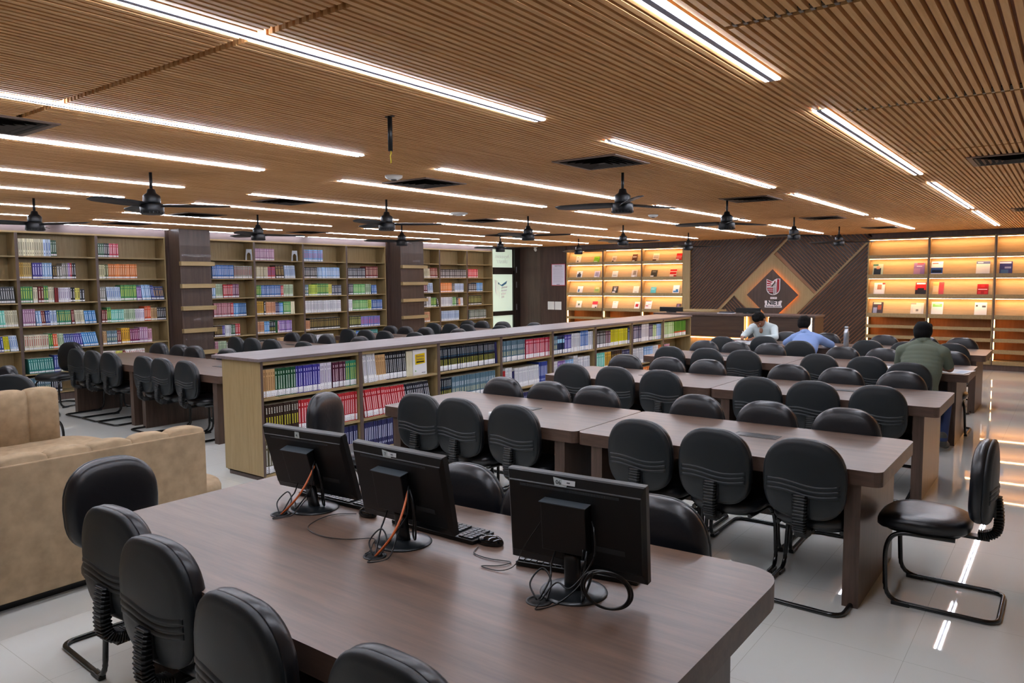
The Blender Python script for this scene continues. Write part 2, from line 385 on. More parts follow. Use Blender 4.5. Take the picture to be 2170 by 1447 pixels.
# oak ring plate (with the inner panel proud of it)
m1 = MB(); P(m1, [(0, R), (-R, 0), (0, -R), (R, 0)], 0.0, .04); m1.build('oak_panel', M_beige, lz)
r2 = .555
m2 = MB(); P(m2, [(0, r2), (-r2, 0), (0, -r2), (r2, 0)], -.075, -.045); m2.build('inner_panel', M_walld2, lz)
m3 = MB()
def rimled(mb, a, b_): strip(mb, a, b_, .012, -.038, -.022)
q = r2-.045
for a, b_ in (((0, q), (-q, 0)), ((-q, 0), (0, -q)), ((0, -q), (q, 0)), ((q, 0), (0, q))): rimled(m3, a, b_)
m3.build('halo_strip', emit('halo_led', 'ff8038', 16.0), lz)
m4 = MB(); P(m4, [(0, q*.9), (-q*.9, 0), (0, -q*.9), (q*.9, 0)], -.045, 0); m4.build('spacer', M_walld, lz)
M_lw = mat('logo_white', 'e6dcdc', .5); M_lr = mat('logo_red', '9c1824', .45); M_lk = mat('logo_black', '0c0c10', .5)
sx, sz, sw, sh = .03, .175, .29, .355
def SP(mb, pts, y0, y1): P(mb, [(sx+a*sw, sz+b_*sh) for a, b_ in pts], y0, y1)
def arc(x0, z0, x1, z1, bul, n=6):
    out = []
    for k in range(n+1):
        t = k/n; out.append((x0+(x1-x0)*t + bul*math.sin(PI*t)*(z1-z0), z0+(z1-z0)*t - bul*math.sin(PI*t)*(x1-x0)))
    return out
em = MB()
outl = [(-.5, .48), (-.1, .34), (0, .36), (.1, .44), (.25, .5), (.5, .5), (.5, -.1)] + [(.5*math.cos(t), -.1-.4*math.sin(t)) for t in [k*PI/16 for k in range(1, 16)]] + [(-.5, -.1)]
SP(em, outl, -.09, -.075); em.build('shield', M_lw, lz)
dk = MB()
SP(dk, [(-.46, .0), (.22, .0), (.22, -.40), (0, -.465), (-.25, -.40), (-.42, -.25), (-.46, -.1)][0:2] + [(.22, -.42), (0, -.47), (-.25, -.40), (-.41, -.25), (-.46, -.1)], -.092, -.0905)
SP(dk, [(-.46, .02), (-.2, .03), (0, .2), (.12, .35), (.2, .25), (.22, .02)], -.092, -.0905)
SP(dk, [(.24, .3), (.27, .3), (.27, -.38), (.24, -.4)], -.092, -.0905)
dk.build('shield_ground', M_walld2, lz)
wl = MB()
for a in (.03, .105, .18): SP(wl, [(a, .06+a*1.1), (a+.035, .1+a*1.1), (a+.035, -.44+a*.1), (a, -.45+a*.1)], -.096, -.0925)
for b_ in (-.02, -.13, -.245): SP(wl, [(-.45+abs(b_)*.25, b_), (0, b_), (0, b_-.03), (-.45+abs(b_)*.3, b_-.03)], -.096, -.0925)
wl.build('shield_bars', M_lw, lz)
rd = MB()
SP(rd, [(.29, .47), (.455, .47), (.455, -.12), (.40, -.28), (.29, -.37)], -.098, -.0925)
for b_, e in ((-.055, 0), (-.17, .06), (-.285, .14)): SP(rd, [(-.44+e, b_), (-.01, b_), (-.01, b_-.07), (-.42+e*1.3, b_-.07)], -.096, -.0925)
SP(rd, [(-.46, .44), (-.1, .31), (-.05, .26), (-.2, .26), (-.45, .33)], -.098, -.0925)
SP(rd, [(-.46, .26), (-.15, .23), (-.2, .17), (-.46, .16)], -.098, -.0925)
SP(rd, [(-.46, .10), (-.25, .12), (-.12, .17), (-.18, .08), (-.46, .035)], -.098, -.0925)
SP(rd, [(.13+.05*math.cos(k*.785), .33+.045*math.sin(k*.785)) for k in range(8)], -.098, -.0925)
rd.build('red_elements', M_lr, lz)
pl = MB(); P(pl, [(-.03, -.045), (.11, -.045), (.11, -.09), (-.03, -.09)], -.08, -.075); P(pl, [(-.15, -.125), (.22, -.125), (.22, -.155), (.205, -.17), (.205, -.225), (.22, -.24), (.22, -.275), (-.15, -.275), (-.15, -.23), (-.14, -.2), (-.15, -.17)], -.08, -.075)
pl.build('letter_plates', M_lw, lz)
def Tx(x, z, y=-.0815): return Matrix(((1, 0, 0, x), (0, 0, -1, y), (0, 1, 0, z), (0, 0, 0, 1)))
text('lettering_name', 'NIET', M_lk, .128, Tx(.035, -.172), lz, .002, bold=.035)
text('lettering_school', 'Business School', M_lk, .05, Tx(.035, -.247), lz, .001, bold=.02)
text('lettering_year', 'Estd. 2007', M_lk, .026, Tx(.04, -.067), lz, .001)

# ------------------------------------------------------------------ wall bookcases (each bay is a unit)
def bookcase(y0, y1, zs, label, grp, first, last):
    t = thing('wall_bookcase', label, 'bookcase', (0, y0, 0), 0, grp); L = y1-y0
    body = MB(); xb, xf = -12.46, -12.155
    body.box(xb, .0, .1, xb+.012, L, 2.51); body.build('back_panel', M_beige, t)
    tp = MB(); tp.box(xb+.012, 0, 2.487, xf+.006, L, 2.512); tp.build('top_panel', M_beigeh, t)
    for k, (a, b_) in enumerate(((0, .016), (L-.016, L))):
        s = MB(); s.box(xb+.012, a, .1, xf, b_, 2.487); s.build('side_panel', M_beige, t)
    st = MB(); st.box(xf, 0, .1, xf+.004, .022, 2.487)
    st.build('front_stile', M_stile if not first else M_beige, t)
    MB().box(xf, L-.018, .1, xf+.004, L, 2.487).build('front_stile', M_beige if last else M_stile, t)
    for z in zs:
        MB().box(xb+.012, .016, z-.018, xf-.004, L-.016, z).build('shelf', M_beigeh, t)
    MB().box(xb, 0, 0, xf-.02, L, .1).build('plinth', M_stile, t)
    return t
ZW = [2.155, 1.819, 1.472, 1.133, .782, .43, .13]
bays = [(3.22, 4.32), (4.32, 5.42), (5.42, 6.52), (7.13, 8.21), (8.21, 9.305), (9.305, 10.405), (10.405, 11.51), (12.36, 13.26), (13.26, 14.27), (14.27, 15.29)]
bn = ['cut off by the left edge of the picture', 'second from the left, behind the lone chair', 'just left of the wide dark column', 'just right of the wide dark column', 'with pink books on its top shelf', 'with blue books on its top shelf', 'with an empty top shelf, left of the second column', 'just right of the second column', 'in the middle of the group by the glass door', 'next to the glass door']
for k, (a, b_) in enumerate(bays):
    bookcase(a, b_, ZW, 'tall beige wall bookcase ' + bn[k], 'tall bookcases along the left wall', k in (3, 7), k in (2, 6, 9))

# ------------------------------------------------------------------ low bookcase
LY0, LP = 3.80, 1.131
wt = MB(); wt.box(-6.30, LY0-.03, 1.062, -5.575, LY0+8*LP+.03, 1.09)
tag(wt.build('worktop', M_greytop, bevel=.003), 'long grey laminate top running over the low bookcases', 'worktop')
ZL = [.735, .385, .055]
ln = ['nearest low bookcase with the beige end panel', 'second low bookcase, holding the white Business Statistics book', 'third low bookcase, full of black and yellow books', 'fourth low bookcase, with magenta books', 'fifth low bookcase, with purple and white books', 'sixth low bookcase, with bright yellow books', 'seventh low bookcase, with navy and white books', 'last low bookcase, with green books, near the counter']
for k in range(8):
    y0 = LY0+k*LP; t = thing('low_bookcase', ln[k], 'bookcase', (0, y0, 0), 0, 'low bookcases under the long grey top')
    X0, X1 = -6.18, -5.595
    for a in ((0, .02), (LP-.02, LP)):
        MB().box(X0, a[0], .05, X1, a[1], 1.06).build('side_panel', M_beige, t)
    MB().box(X1, 0, .05, X1+.006, .022, 1.06).build('front_stile', M_stile, t)
    MB().box(X1, LP-.02, .05, X1+.006, LP, 1.06).build('front_stile', M_stile if k < 7 else M_beige, t)
    MB().box(-5.90, .02, .05, -5.885, LP-.02, 1.06).build('back_panel', M_beige, t)
    MB().box(X1-.012, .02, 1.03, X1, LP-.02, 1.06).build('top_rail', M_beigeh, t)
    for z in ZL:
        MB().box(X0+.004, .02, z-.022, X1-.003, LP-.02, z).build('shelf', M_beigeh, t)
    MB().box(X0+.03, .0 if k else .02, 0, X1-.03, LP, .05).build('plinth', M_stile, t)

# ------------------------------------------------------------------ books
PALB = {
'aqua':('5fb5a4','d9efe8'),'black':('191a1d','d9d9d9'),'blackgold':('1c1a16','b59a52'),'blacktop':('2a2c24','c9c86a'),'blackwhite':('20212a','d6d8dc'),'blacky':('151a22','b9b04a'),
'blue':('2f62a8','cfdcec'),'blued':('2455a0','dbe4f0'),'bluedark':('214f86','9cc4e8'),'bluegold':('2c3f72','d9a640'),'bluewhite':('b7c8dc','3f62a0'),'charcoal':('3a3d42','c2c4c6'),
'cream':('cfc9ac','7b765e'),'creamred':('cfc6ae','9c3e38'),'creamy':('d6d0a0','5d5a48'),'cyandark':('1f2c4a','9cc8e0'),'darkbrown':('32231c','b79a52'),'darkred':('6c1f1f','d9c7b4'),
'dkgreen':('1d4a30','c9d9c9'),'gold':('d09a2c','5a3a1c'),'green':('3c7c48','c9d95a'),'green2':('58a05c','d2e2a8'),'greengrey':('4d5a50','cfd8d0'),'greenred':('4c8c34','c33c28'),
'grey':('85847c','e0ded8'),'greyred':('8e8c84','8c3430'),'khaki':('b89c5c','5c4a2c'),'khakipale':('b0a684','d9d2bc'),'lilacwhite':('cfcad6','7c6f94'),'ltblue':('7ea6d2','e2ecf6'),
'ltgreen':('9cc07c','e4eed4'),'magdark':('6c2148','e2bfd0'),'magenta':('b0233c','f0dde2'),'maroon':('4f1f34','d9c3cc'),'mauve':('9c6f90','e2cfdc'),'mauvedark':('6b3c5c','d9c0d0'),
'mustard':('c79b38','5c431c'),'navy':('262650','c6c9de'),'navyblue':('2b3c86','c9d3ea'),'navywhite':('28364e','d6d8da'),'olive':('5e6240','c9caa4'),'olivewhite':('5f5a44','d9d9d2'),
'orange':('cc6a26','f0c89c'),'orangered':('cc4a24','f0cdb4'),'palegreen':('a9bc9e','4d6a4a'),'peach':('d39a74','8c4a2c'),'periwinkle':('6478bc','c9434a'),'pink':('c995a6','7c3c54'),
'pinkred':('c4384c','f0d2d6'),'purple':('7a5a9e','ddd0ea'),'red':('b02a30','ecd6d2'),'redblue':('b03a3c','3a55a0'),'redc':('cc2f38','f2c9c9'),'redl':('b52c34','ecd9d6'),
'redwhite':('e0d9d2','b0303a'),'rose':('a4636c','d9b4b8'),'sky2':('6c9cd0','b03a40'),'skyblue':('3a84c4','d2e6f4'),'slate':('54707f','d2d6b0'),'tan':('bf9a6c','7c5a3c'),
'tanred':('b8906c','8c2c2c'),'teal':('2a7a74','bfe0d6'),'tealgreen':('2f7c62','d2c85a'),'violet':('3a348c','d0cff0'),'white':('d6d6d8','8a8aa0'),'yelgreen':('b4c84a','4c6a34'),
'yellow':('c9c01c','8c8416'),'yellowpale':('d2c85c','5c5a34')}
WORD = {'blacky':'black and yellow','redl':'red','darkbrown':'dark brown','blackwhite':'black and white','olivewhite':'olive striped','lilacwhite':'lilac-white','dkgreen':'dark green','tealgreen':'teal and yellow','cyandark':'cyan-topped dark','navyblue':'navy blue','ltblue':'light blue','ltgreen':'light green','greenred':'green and red','redc':'red'}
BOOKM = {}
def book_faces(mb, th, h, dp, ck, style, M, rich=True, shade=1.0):
    c0, c1 = PALB[ck]
    if shade != 1.0:
        c0 = ''.join('%02x' % max(0, min(255, int(int(c0[i:i+2], 16)*shade))) for i in (0, 2, 4))
    if style == 'k':
        g_ = lambda c: ''.join('%02x' % int(int(c[i:i+2], 16)*.86+.14*105) for i in (0, 2, 4)); c0 = g_(c0); c1 = g_(c1)
    page = 'cfc8b8'; lab = 'ececee' if style != 'k' else 'd4d4d4'
    # local: x = -depth..0 (spine at x=0), y = 0..th, z = 0..h
    def Q(pts, c): mb.quad([M @ Vector(p) for p in pts], c)
    Q([(-dp, 0, 0), (-dp, th, 0), (0, th, 0), (0, 0, 0)], c0); Q([(-dp, 0, h), (0, 0, h), (0, th, h), (-dp, th, h)], page)
    Q([(-dp, 0, 0), (0, 0, 0), (0, 0, h), (-dp, 0, h)], c0); Q([(0, th, 0), (-dp, th, 0), (-dp, th, h), (0, th, h)], c0)
    Q([(-dp, th, 0), (-dp, 0, 0), (-dp, 0, h), (-dp, th, h)], page)
    zl0, zl1 = (.025, .235) if style == 'l' else ((.045, .15) if style == 'k' else (0, 0))
    rows = []
    if zl1:
        rows = [(0, zl0*h, c0, c0), (zl0*h, .05*h, lab, lab)]
        if rich: rows += [(.05*h, .085*h, lab, '9a9aac'), (.085*h, .11*h, lab, lab), (.11*h, .14*h, lab, 'a6a6b4'), (.14*h, zl1*h, lab, lab)]
        else: rows += [(.05*h, zl1*h, lab, lab)]
        z = zl1*h
    else: z = 0
    if style == 'y': seq = [(.30, c0), (.62, 'c8c23a'), (.72, c0), (.92, 'd0cfc0'), (1, c0)]
    elif style == 'w': seq = [(.12, c0), (.2, c1), (.34, c0), (.8, c1), (1, c0)]
    elif ck == 'blacky': seq = [(.24, c0), (.5, 'a8a53c'), (.58, c0), (.66, '3c6c8c'), (.92, 'aab0b4'), (1, c0)]
    elif ck == 'slate': seq = [(.3, c0), (.5, 'd2cf9a'), (.6, c0), (.78, 'ccd4da'), (1, c0)]
    elif ck == 'greenred': seq = [(.21, c0), (.33, 'c33c28'), (1, c0)]
    elif ck == 'cyandark': seq = [(.62, c0), (.84, '9cd0e8'), (1, c0)]
    elif style == 'n': seq = [(1, c0)]
    else: seq = [(.27, c0), (.74, c1), (.8, c0), (.9, c1), (1, c0)]
    for e, cc in seq:
        z1 = e*h
        if z1 > z+.002: rows.append((z, z1, c0, cc)); z = z1
    full = ck in ('greenred', 'cyandark')
    for a, b_, cs, cm in rows:
        if rich and cm != cs and not full:
            e = th*.3; Q([(0, 0, a), (0, e, a), (0, e, b_), (0, 0, b_)], cs); Q([(0, th-e, a), (0, th, a), (0, th, b_), (0, th-e, b_)], cs)
            nd = max(1, int((b_-a)/.012))
            for k in range(nd):
                za = a+(b_-a)*k/nd; zb = a+(b_-a)*(k+1)/nd; zc = za+(zb-za)*.72
                Q([(0, e, za), (0, th-e, za), (0, th-e, zc), (0, e, zc)], cm); Q([(0, e, zc), (0, th-e, zc), (0, th-e, zb), (0, e, zb)], cs)
        elif cm != cs and not full:
            e = th*.33; Q([(0, 0, a), (0, e, a), (0, e, b_), (0, 0, b_)], cs); Q([(0, th-e, a), (0, th, a), (0, th, b_), (0, th-e, b_)], cs); Q([(0, e, a), (0, th-e, a), (0, th-e, b_), (0, e, b_)], cm)
        else: Q([(0, 0, a), (0, th, a), (0, th, b_), (0, 0, b_)], cm)
def book_obj(th, h, dp, ck, style, M, label, grp):
    key = (round(th, 4), h, dp, ck, style)
    if key not in BOOKM:
        mb = MB(); book_faces(mb, th, h, dp, ck, style, Matrix.Identity(4), True)
        o = mb.build('book', M_colg); BOOKM[key] = o.data
    else:
        o = bpy.data.objects.new('book', BOOKM[key]); COL.objects.link(o)
    o.matrix_world = M; return tag(o, label, 'book', grp)
LOW_BLOCKS = [
 (1,3.85,3.97,'tan',0.25,0,'l'),
 (1,3.97,4.19,'dkgreen',0.25,0,'l'),
 (1,4.19,4.46,'violet',0.25,0,'l'),
 (1,4.46,4.60,'lilacwhite',0.25,0,'l'),
 (1,4.61,4.77,'maroon',0.245,0,'l'),
 (1,4.77,4.91,'tealgreen',0.245,0,'l'),
 (1,4.92,4.94,'white',0.25,0,'n'),
 (1,4.99,5.16,'white',0.29,6,'l'),
 (1,5.16,5.30,'tan',0.27,4,'l'),
 (1,5.30,5.59,'black',0.28,3,'l'),
 (2,3.86,4.21,'darkbrown',0.285,0,'y'),
 (2,4.21,4.54,'red',0.285,0,'l'),
 (2,4.54,4.93,'red',0.285,0,'l'),
 (2,4.99,5.05,'redl',0.285,8,'l'),
 (2,5.05,5.29,'redl',0.285,8,'l'),
 (2,5.29,5.57,'redl',0.28,10,'l'),
 (2,5.57,5.95,'blackwhite',0.28,12,'l'),
 (3,3.85,4.16,'olivewhite',0.29,0,'l'),
 (3,4.16,4.92,'navy',0.28,0,'w'),
 (3,4.99,5.54,'navy',0.28,0,'w'),
 (3,5.54,6.05,'navy',0.28,0,'w'),
 (1,6.12,7.11,'blacky',0.265,2,'l'),
 (1,7.11,7.18,'navy',0.265,4,'n'),
 (1,7.26,7.73,'slate',0.26,0,'l'),
 (1,7.75,8.35,'magenta',0.25,0,'l'),
 (1,8.40,8.49,'slate',0.25,0,'l'),
 (1,8.49,8.67,'cyandark',0.24,0,'l'),
 (1,8.67,8.85,'violet',0.25,0,'l'),
 (1,8.85,9.08,'white',0.26,0,'l'),
 (1,9.08,9.29,'blue',0.285,0,'l'),
 (1,9.30,9.49,'white',0.265,0,'l'),
 (1,9.55,9.81,'black',0.24,0,'l'),
 (1,9.82,9.96,'maroon',0.24,0,'l'),
 (1,9.97,10.50,'yellow',0.25,0,'l'),
 (1,10.50,10.59,'navy',0.25,0,'l'),
 (1,10.69,10.97,'navy',0.26,0,'l'),
 (1,10.98,11.24,'white',0.28,0,'l'),
 (1,11.25,11.39,'navy',0.26,0,'l'),
 (1,11.39,11.52,'ltgreen',0.25,0,'l'),
 (1,11.52,11.71,'ltblue',0.26,0,'l'),
 (1,11.82,12.19,'ltgreen',0.27,0,'l'),
 (1,12.21,12.71,'greenred',0.27,0,'l'),
 (2,6.12,6.31,'blacky',0.27,0,'l'),
 (2,6.32,7.11,'slate',0.27,0,'l'),
 (2,7.26,7.31,'red',0.24,0,'n'),
 (2,7.31,7.45,'white',0.27,2,'l'),
 (2,7.45,7.51,'navy',0.22,0,'n'),
 (2,7.51,8.05,'white',0.25,3,'l'),
 (2,8.05,8.24,'navyblue',0.28,0,'w'),
 (2,8.41,8.50,'white',0.25,0,'l'),
 (2,8.50,8.69,'purple',0.25,0,'l'),
 (2,8.69,8.89,'ltblue',0.25,0,'l'),
 (2,8.90,9.01,'white',0.29,2,'l'),
 (2,9.01,9.34,'white',0.26,3,'l'),
 (2,9.54,9.77,'aqua',0.27,0,'l'),
 (2,9.77,9.97,'mustard',0.27,0,'l'),
 (2,9.97,10.31,'darkbrown',0.27,0,'w'),
 (2,10.33,10.63,'navy',0.26,0,'l'),
 (2,10.69,11.04,'white',0.25,0,'l'),
 (2,11.06,11.37,'ltblue',0.25,0,'l'),
 (2,11.37,11.59,'white',0.25,0,'l'),
 (2,11.59,11.72,'orange',0.25,0,'l'),
 (2,11.81,12.04,'pink',0.24,0,'l'),
 (3,7.25,8.34,'navy',0.25,0,'w'),
 (3,8.41,9.35,'white',0.25,0,'l'),
 (3,9.55,10.54,'orange',0.25,0,'l'),
 (3,10.69,11.54,'orange',0.25,0,'l'),
]
WALL_BLOCKS = [
 (1,4.35,4.68,'cream',0.25,0,'w'),
 (1,4.68,4.78,'bluewhite',0.25,0,'w'),
 (1,4.78,4.86,'dkgreen',0.24,1,'l'),
 (1,5.45,5.54,'dkgreen',0.22,0,'l'),
 (1,5.54,5.62,'black',0.22,0,'l'),
 (1,5.62,5.76,'pinkred',0.22,0,'l'),
 (2,4.35,4.40,'mustard',0.24,0,'l'),
 (2,4.40,4.51,'khaki',0.24,0,'l'),
 (2,4.52,4.65,'violet',0.24,0,'l'),
 (2,4.65,4.78,'ltblue',0.24,0,'l'),
 (2,4.79,4.85,'darkbrown',0.2,0,'l'),
 (2,4.85,4.92,'grey',0.2,0,'l'),
 (2,4.92,5.00,'grey',0.24,0,'l'),
 (2,5.00,5.03,'purple',0.24,0,'l'),
 (2,5.03,5.06,'red',0.24,0,'l'),
 (2,5.06,5.11,'black',0.24,0,'l'),
 (2,5.45,5.53,'creamy',0.22,0,'l'),
 (2,5.53,5.59,'olive',0.23,0,'l'),
 (2,5.59,6.04,'orange',0.235,0,'l'),
 (3,3.93,4.27,'charcoal',0.24,3,'l'),
 (3,4.35,4.50,'green',0.24,0,'l'),
 (3,4.51,4.57,'cream',0.23,0,'l'),
 (3,4.58,4.65,'darkred',0.24,0,'l'),
 (3,4.64,4.71,'green',0.25,0,'l'),
 (3,4.71,4.79,'cream',0.23,0,'l'),
 (3,4.80,4.85,'darkred',0.22,0,'n'),
 (3,4.85,5.02,'lilacwhite',0.22,0,'l'),
 (3,5.02,5.08,'black',0.22,0,'l'),
 (3,5.08,5.15,'yellowpale',0.21,0,'l'),
 (3,5.15,5.22,'blackwhite',0.19,0,'l'),
 (3,5.45,5.53,'grey',0.22,0,'l'),
 (3,5.55,5.76,'bluewhite',0.22,4,'l'),
 (3,5.73,6.02,'green',0.25,0,'l'),
 (3,6.02,6.10,'purple',0.22,3,'l'),
 (3,6.10,6.25,'ltblue',0.25,5,'l'),
 (3,6.22,6.30,'navyblue',0.24,7,'l'),
 (3,6.30,6.47,'bluegold',0.22,8,'l'),
 (4,3.91,4.13,'aqua',0.24,3,'l'),
 (4,4.13,4.29,'cream',0.24,3,'l'),
 (4,4.36,4.52,'mauve',0.25,0,'l'),
 (4,4.53,4.60,'ltblue',0.22,4,'l'),
 (4,4.60,4.65,'darkred',0.22,4,'l'),
 (4,4.65,4.72,'navyblue',0.22,2,'l'),
 (4,4.72,4.81,'bluewhite',0.22,2,'l'),
 (4,4.81,5.01,'tealgreen',0.22,0,'l'),
 (4,5.01,5.06,'darkred',0.22,3,'l'),
 (4,5.06,5.20,'cream',0.21,4,'l'),
 (4,5.20,5.37,'skyblue',0.2,6,'l'),
 (4,5.46,5.54,'darkred',0.2,0,'l'),
 (4,5.54,5.60,'green',0.24,0,'l'),
 (4,5.60,5.80,'aqua',0.2,0,'l'),
 (4,5.80,5.98,'palegreen',0.2,0,'l'),
 (4,5.98,6.13,'lilacwhite',0.2,0,'l'),
 (4,6.13,6.24,'orangered',0.24,0,'l'),
 (4,6.24,6.34,'tan',0.21,0,'l'),
 (4,6.34,6.51,'black',0.21,0,'l'),
 (5,3.89,4.09,'navyblue',0.22,3,'l'),
 (5,4.09,4.16,'yellow',0.22,4,'l'),
 (5,4.16,4.27,'bluewhite',0.23,7,'l'),
 (5,4.36,4.68,'creamred',0.22,0,'l'),
 (5,4.68,4.74,'green',0.23,3,'l'),
 (5,4.74,4.80,'orangered',0.22,3,'l'),
 (5,4.80,4.89,'palegreen',0.22,4,'l'),
 (5,4.89,5.03,'navyblue',0.21,6,'l'),
 (5,5.03,5.15,'violet',0.21,8,'l'),
 (5,5.15,5.38,'skyblue',0.22,12,'l'),
 (5,5.46,5.52,'tan',0.22,1,'l'),
 (5,5.52,5.68,'slate',0.22,0,'l'),
 (5,5.68,5.74,'darkred',0.22,1,'l'),
 (5,5.75,5.88,'gold',0.25,1,'l'),
 (5,5.88,6.04,'magdark',0.23,0,'l'),
 (5,6.04,6.17,'mauve',0.25,0,'l'),
 (5,6.17,6.24,'pink',0.22,0,'l'),
 (6,4.40,4.73,'teal',0.19,4,'l'),
 (6,4.74,4.83,'navyblue',0.22,0,'l'),
 (6,4.83,5.00,'palegreen',0.2,0,'l'),
 (6,5.00,5.03,'orangered',0.23,0,'l'),
 (6,5.03,5.13,'skyblue',0.23,0,'l'),
 (6,5.45,5.64,'redwhite',0.22,0,'l'),
 (6,5.64,5.75,'yellowpale',0.21,0,'l'),
 (6,5.75,5.79,'darkred',0.21,0,'l'),
 (6,5.79,6.11,'redwhite',0.22,0,'l'),
 (7,4.37,4.68,'slate',0.24,0,'l'),
 (7,4.69,4.83,'blackwhite',0.24,0,'l'),
 (1,8.22,8.66,'mauve',0.22,0,'l'),
 (1,9.34,9.80,'sky2',0.23,0,'l'),
 (2,7.37,7.79,'blue',0.24,0,'l'),
 (2,7.80,8.17,'greyred',0.23,0,'l'),
 (2,8.23,8.50,'khakipale',0.22,0,'l'),
 (2,8.50,8.67,'redblue',0.22,0,'l'),
 (2,8.66,8.86,'darkbrown',0.25,4,'l'),
 (2,8.87,9.12,'bluewhite',0.25,4,'l'),
 (2,9.34,9.65,'black',0.22,0,'l'),
 (2,9.66,10.22,'ltblue',0.22,1,'l'),
 (2,10.45,10.93,'blackwhite',0.22,0,'l'),
 (2,10.94,11.28,'darkred',0.25,0,'l'),
 (3,7.34,7.41,'ltblue',0.24,0,'l'),
 (3,7.41,7.56,'palegreen',0.25,2,'l'),
 (3,7.57,7.75,'red',0.24,0,'l'),
 (3,7.75,7.88,'mauvedark',0.25,0,'l'),
 (3,8.23,8.34,'green',0.22,0,'l'),
 (3,8.35,8.78,'blue',0.22,0,'l'),
 (3,8.78,8.84,'red',0.21,0,'l'),
 (3,8.84,9.06,'palegreen',0.23,0,'l'),
 (3,9.34,9.43,'slate',0.22,0,'l'),
 (3,9.44,9.64,'yelgreen',0.22,0,'l'),
 (3,9.64,9.93,'green',0.24,0,'l'),
 (3,9.93,10.01,'yellowpale',0.22,0,'l'),
 (3,10.01,10.26,'navywhite',0.21,0,'l'),
 (3,10.46,10.58,'charcoal',0.23,0,'l'),
 (3,10.59,10.91,'green2',0.22,0,'l'),
 (3,10.92,11.08,'palegreen',0.22,0,'l'),
 (3,11.10,11.24,'blue',0.2,4,'l'),
 (4,7.37,7.70,'rose',0.25,0,'l'),
 (4,7.70,7.76,'red',0.25,0,'l'),
 (4,7.76,7.86,'skyblue',0.24,0,'l'),
 (4,7.86,8.02,'bluedark',0.24,1,'l'),
 (4,8.22,8.39,'mustard',0.26,0,'l'),
 (4,8.39,8.43,'black',0.26,0,'l'),
 (4,8.43,8.65,'peach',0.24,0,'l'),
 (4,8.65,8.73,'navy',0.23,0,'l'),
 (4,8.73,8.82,'skyblue',0.22,0,'l'),
 (4,8.83,8.99,'green2',0.24,0,'l'),
 (4,9.00,9.08,'cream',0.24,0,'n'),
 (4,9.34,10.24,'white',0.24,1,'l'),
 (4,10.45,10.55,'white',0.24,0,'l'),
 (4,10.56,10.98,'green2',0.22,0,'l'),
 (4,10.98,11.08,'yelgreen',0.22,0,'l'),
 (4,11.09,11.40,'blued',0.22,1,'l'),
 (5,7.37,7.52,'darkbrown',0.2,0,'l'),
 (5,7.52,7.57,'violet',0.2,0,'l'),
 (5,7.57,7.69,'white',0.2,0,'l'),
 (5,7.69,7.78,'dkgreen',0.21,0,'l'),
 (5,7.78,7.87,'red',0.22,0,'l'),
 (5,8.23,8.39,'tanred',0.23,0,'l'),
 (5,8.39,8.50,'skyblue',0.23,0,'l'),
 (5,8.50,8.63,'blacky',0.22,0,'l'),
 (5,8.63,8.68,'dkgreen',0.24,0,'n'),
 (5,8.68,8.72,'pink',0.22,0,'l'),
 (5,8.72,9.01,'purple',0.23,0,'l'),
 (5,9.34,9.44,'peach',0.2,0,'l'),
 (5,9.44,10.20,'blackgold',0.24,0,'l'),
 (5,10.46,10.77,'blacktop',0.24,0,'l'),
 (5,10.78,11.31,'periwinkle',0.22,0,'l'),
 (6,7.36,7.43,'pink',0.24,0,'l'),
 (6,7.43,7.59,'palegreen',0.24,0,'l'),
 (6,7.59,8.05,'grey',0.2,0,'l'),
 (6,8.24,8.65,'black',0.2,0,'l'),
 (6,8.66,8.84,'tan',0.22,0,'l'),
 (6,9.59,10.02,'white',0.22,0,'l'),
 (6,10.45,10.62,'yelgreen',0.24,0,'l'),
 (6,10.62,10.71,'blue',0.24,0,'l'),
 (6,10.71,11.25,'teal',0.24,0,'l'),
 (2,12.70,12.94,'cream',0.22,5,'l'),
 (2,12.94,13.20,'darkred',0.24,4,'l'),
 (2,13.31,14.25,'black',0.21,0,'l'),
 (2,14.33,14.71,'redc',0.22,0,'l'),
 (3,12.69,12.84,'maroon',0.23,3,'l'),
 (3,12.84,13.02,'bluewhite',0.23,5,'l'),
 (3,13.30,13.70,'orange',0.23,0,'l'),
 (3,13.71,13.81,'charcoal',0.21,0,'l'),
 (3,13.81,14.14,'bluewhite',0.21,0,'l'),
 (3,14.34,14.64,'black',0.21,0,'l'),
 (3,14.65,14.90,'skyblue',0.22,0,'l'),
 (4,12.68,12.81,'charcoal',0.24,0,'l'),
 (4,12.81,12.95,'white',0.24,0,'l'),
 (4,12.95,13.15,'green',0.22,0,'l'),
 (4,13.15,13.22,'black',0.2,10,'l'),
 (4,13.31,13.71,'white',0.22,0,'l'),
 (4,13.72,13.86,'green2',0.22,0,'l'),
 (4,13.86,13.94,'black',0.2,0,'l'),
 (4,13.94,14.02,'orange',0.18,4,'l'),
 (4,14.02,14.12,'white',0.2,4,'l'),
 (4,14.33,14.84,'blacktop',0.24,0,'l'),
 (5,12.67,12.91,'peach',0.24,3,'l'),
 (5,13.32,13.96,'bluewhite',0.24,0,'l'),
 (5,14.35,15.03,'greengrey',0.23,0,'l'),
 (6,13.33,13.83,'khaki',0.2,0,'l'),
 (6,14.52,14.76,'teal',0.2,0,'l'),
]

